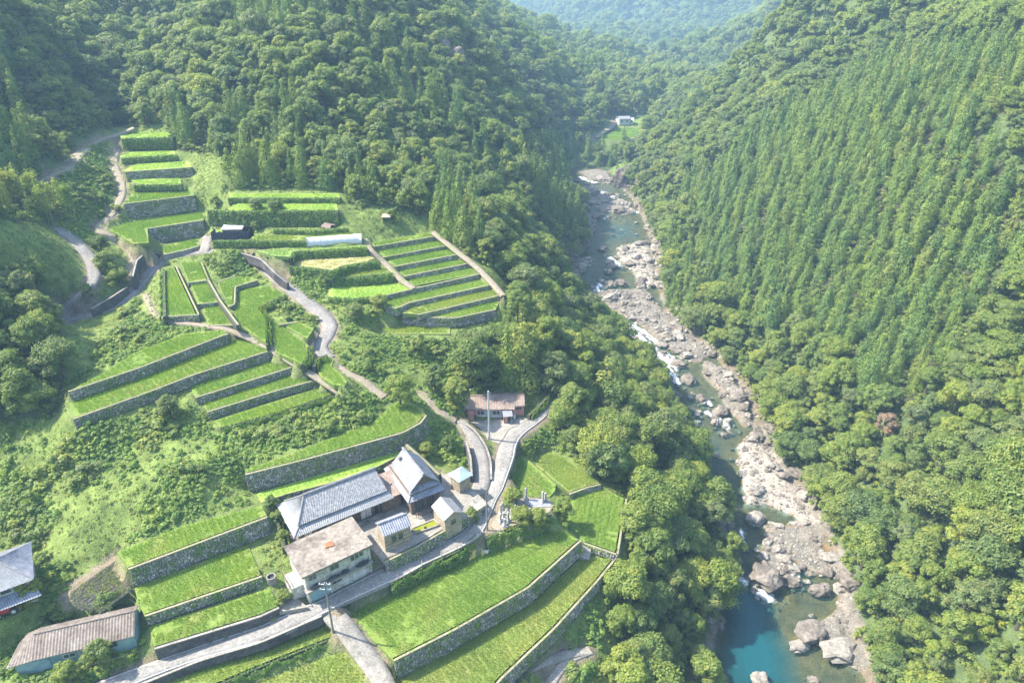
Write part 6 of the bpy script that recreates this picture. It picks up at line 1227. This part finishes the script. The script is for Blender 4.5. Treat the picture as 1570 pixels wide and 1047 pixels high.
# retaining walls that belong to roads, yards and house plots
XW = [('grey stone wall between the house yard and the road', [(590,862,2.3),(640,838,2.3),(706,800,2.3),(738,780,2.0)], 2.2, 1.4, ST), ('overgrown bank between the road and the largest paddy', [(598,896,.1),(650,869,.2),(700,846,.4),(740,818,.5)], 2.0, 2.2, HG), ('concrete wall under the road above the bottom edge paddies', [(215,1050,-1.05),(306,1013,-.7),(400,985,-.3),(494,944,-.05)], 0.7, 1.0, DC),
 ('grey stone wall behind the long farmhouse', [(400,771,5.0),(440,757,5.0),(500,742,5.0),(574,718,5.0),(612,698,5.0)], 2.6, 2.6, ST), ('vegetated stone wall climbing behind the gabled farmhouse', [(622,682,6.6),(645,702,6.0),(673,728,5.0)], 3.6, 2.4, ST),
 ('curved dark retaining wall above the hill road', [(345,386,20.3),(372,389,20.6),(400,398,20.6),(420,418,19.6),(440,434,18.0)], 1.4, 1.4, DC), ('tall dark retaining wall at the inner bend of the hill road', [(250,391,18.6),(228,384,20.2),(210,400,20.6),(204,424,19.4)], 0.8, 2.6, DC), ('dark retaining wall beside the lower hill road', [(196,440,17.6),(168,458,17.4),(140,474,16.6)], 2.0, 1.8, DC),
 ('overgrown stone bank under the graveyard', [(745,826,.5),(770,816,.6),(805,803,.6),(846,788,.6)], 2.2, 2.8, HG), ('bushy hedge bank between the two bottom edge paddies', [(330,1052,-2.2),(400,1022,-2.2),(515,977,-2.2)], 1.4, 1.4, HG), ('overgrown stone wall under the left edge house', [(-40,968,3.5),(0,951,3.5),(40,932,3.5),(60,898,3.5)], 2.4, 2.4, HG),
 ('ivy covered bank at the west end of the long farmhouse', [(396,772,4.6),(428,800,4.0),(438,838,3.4)], 2.0, 1.8, HG), ('dark concrete side wall along the wedge between both roads', [(713,647,3.5),(731,662,3.0),(745,682,2.3),(753,706,1.6),(754,735,1.1)], 0.3, 0.25, DC), ('dark wall at the inner edge of the side road', [(715,676,3.6),(722,700,2.9),(724,730,2.2)], 1.0, 1.2, DC), ('overgrown stone wall beside the shaded road behind the red house', [(812,637,2.0),(834,617,2.3),(852,592,2.8)], 1.2, 1.6, HG), ('green hedge along the west side of the tall rectangular paddy', [(249,412,18.6),(250,486,18.6)], 0.8, 0.8, HG)]
for lab, ps, h0, h1, kind in XW:
    w = np.array([P(*q) for q in ps]); L_ = np.r_[0, np.cumsum(np.linalg.norm(np.diff(w[:, :2], axis=0), axis=1))]; build_wall(w, h0 + (h1 - h0) * L_ / L_[-1], kind, lab, far=w[:, 1].mean() > 125, group='retaining walls of roads and yards')

gp = [P(*q, 3.0)[:2] for q in ((104,908),(178,856),(196,880),(200,905),(160,938),(116,934))]; ga = np.array(gp); d_ = ga[1] - ga[0]; d_ /= np.linalg.norm(d_); n_ = np.array([-d_[1], d_[0]]); c_ = ga.mean(0); gb = MB(); gpts = []
for k in range(-9, 10):
    for t in np.arange(-7, 7, 0.45):
        q = c_ + d_ * t + n_ * k * 0.62
        if inpoly(np.array([q[0]]), np.array([q[1]]), gp)[0]:
            M_ = Matrix.Translation((q[0], q[1], 2.98)) @ Matrix.Rotation(math.atan2(d_[1], d_[0]), 4, 'Z'); gb.add([M_ @ Vector(v) for v in ((-.24, -.22, 0), (.24, -.22, 0), (.24, .22, 0), (-.24, .22, 0), (-.24, 0, .2 + RNG.uniform(0, .06)), (.24, 0, .2 + RNG.uniform(0, .06)))], [(0, 1, 5, 4), (2, 3, 4, 5)]); gpts.append((*q, 3.1))
o = gb.build('vegetable_garden', M['path']); tag(o, 'dry vegetable garden with ridged rows above the rusty shed', 'garden'); gpts = np.array(gpts); gpts = gpts[(vnoise(gpts[:, 0], gpts[:, 1], 2.0, 5) > 0.3)]; n = len(gpts); s_ = RNG.uniform(.3, .6, n); scatter('vegetables', gpts - np.array([0, 0, .1]), RNG.uniform(0, 6, n), s_, RNG.integers(0, 3, n), WB, o)
# ---------------------------------------------------------------- the air of the valley
zt = float(GZ.max()) + 60; zb = float(GZ.min()) - 3
m = bpy.data.materials.new('valley_haze'); m.use_nodes = True; nt = m.node_tree; nt.nodes.remove(nt.nodes['Principled BSDF'])
pv = nt.nodes.new('ShaderNodeVolumePrincipled'); pv.inputs['Color'].default_value = (0.44, 0.72, 1.0, 1); pv.inputs['Density'].default_value = HAZE_DENSITY; pv.inputs['Anisotropy'].default_value = 0.0
nt.links.new(pv.outputs[0], nt.nodes['Material Output'].inputs['Volume'])
hz = MB().box2((gx[0] - 10, gy[0] - 10, zb), (gx[-1] + 10, gy[-1] + 10, zt)).build('haze', m); tag(hz, 'thin bluish summer haze filling the valley', kind='stuff'); hz.display_type = 'WIRE'
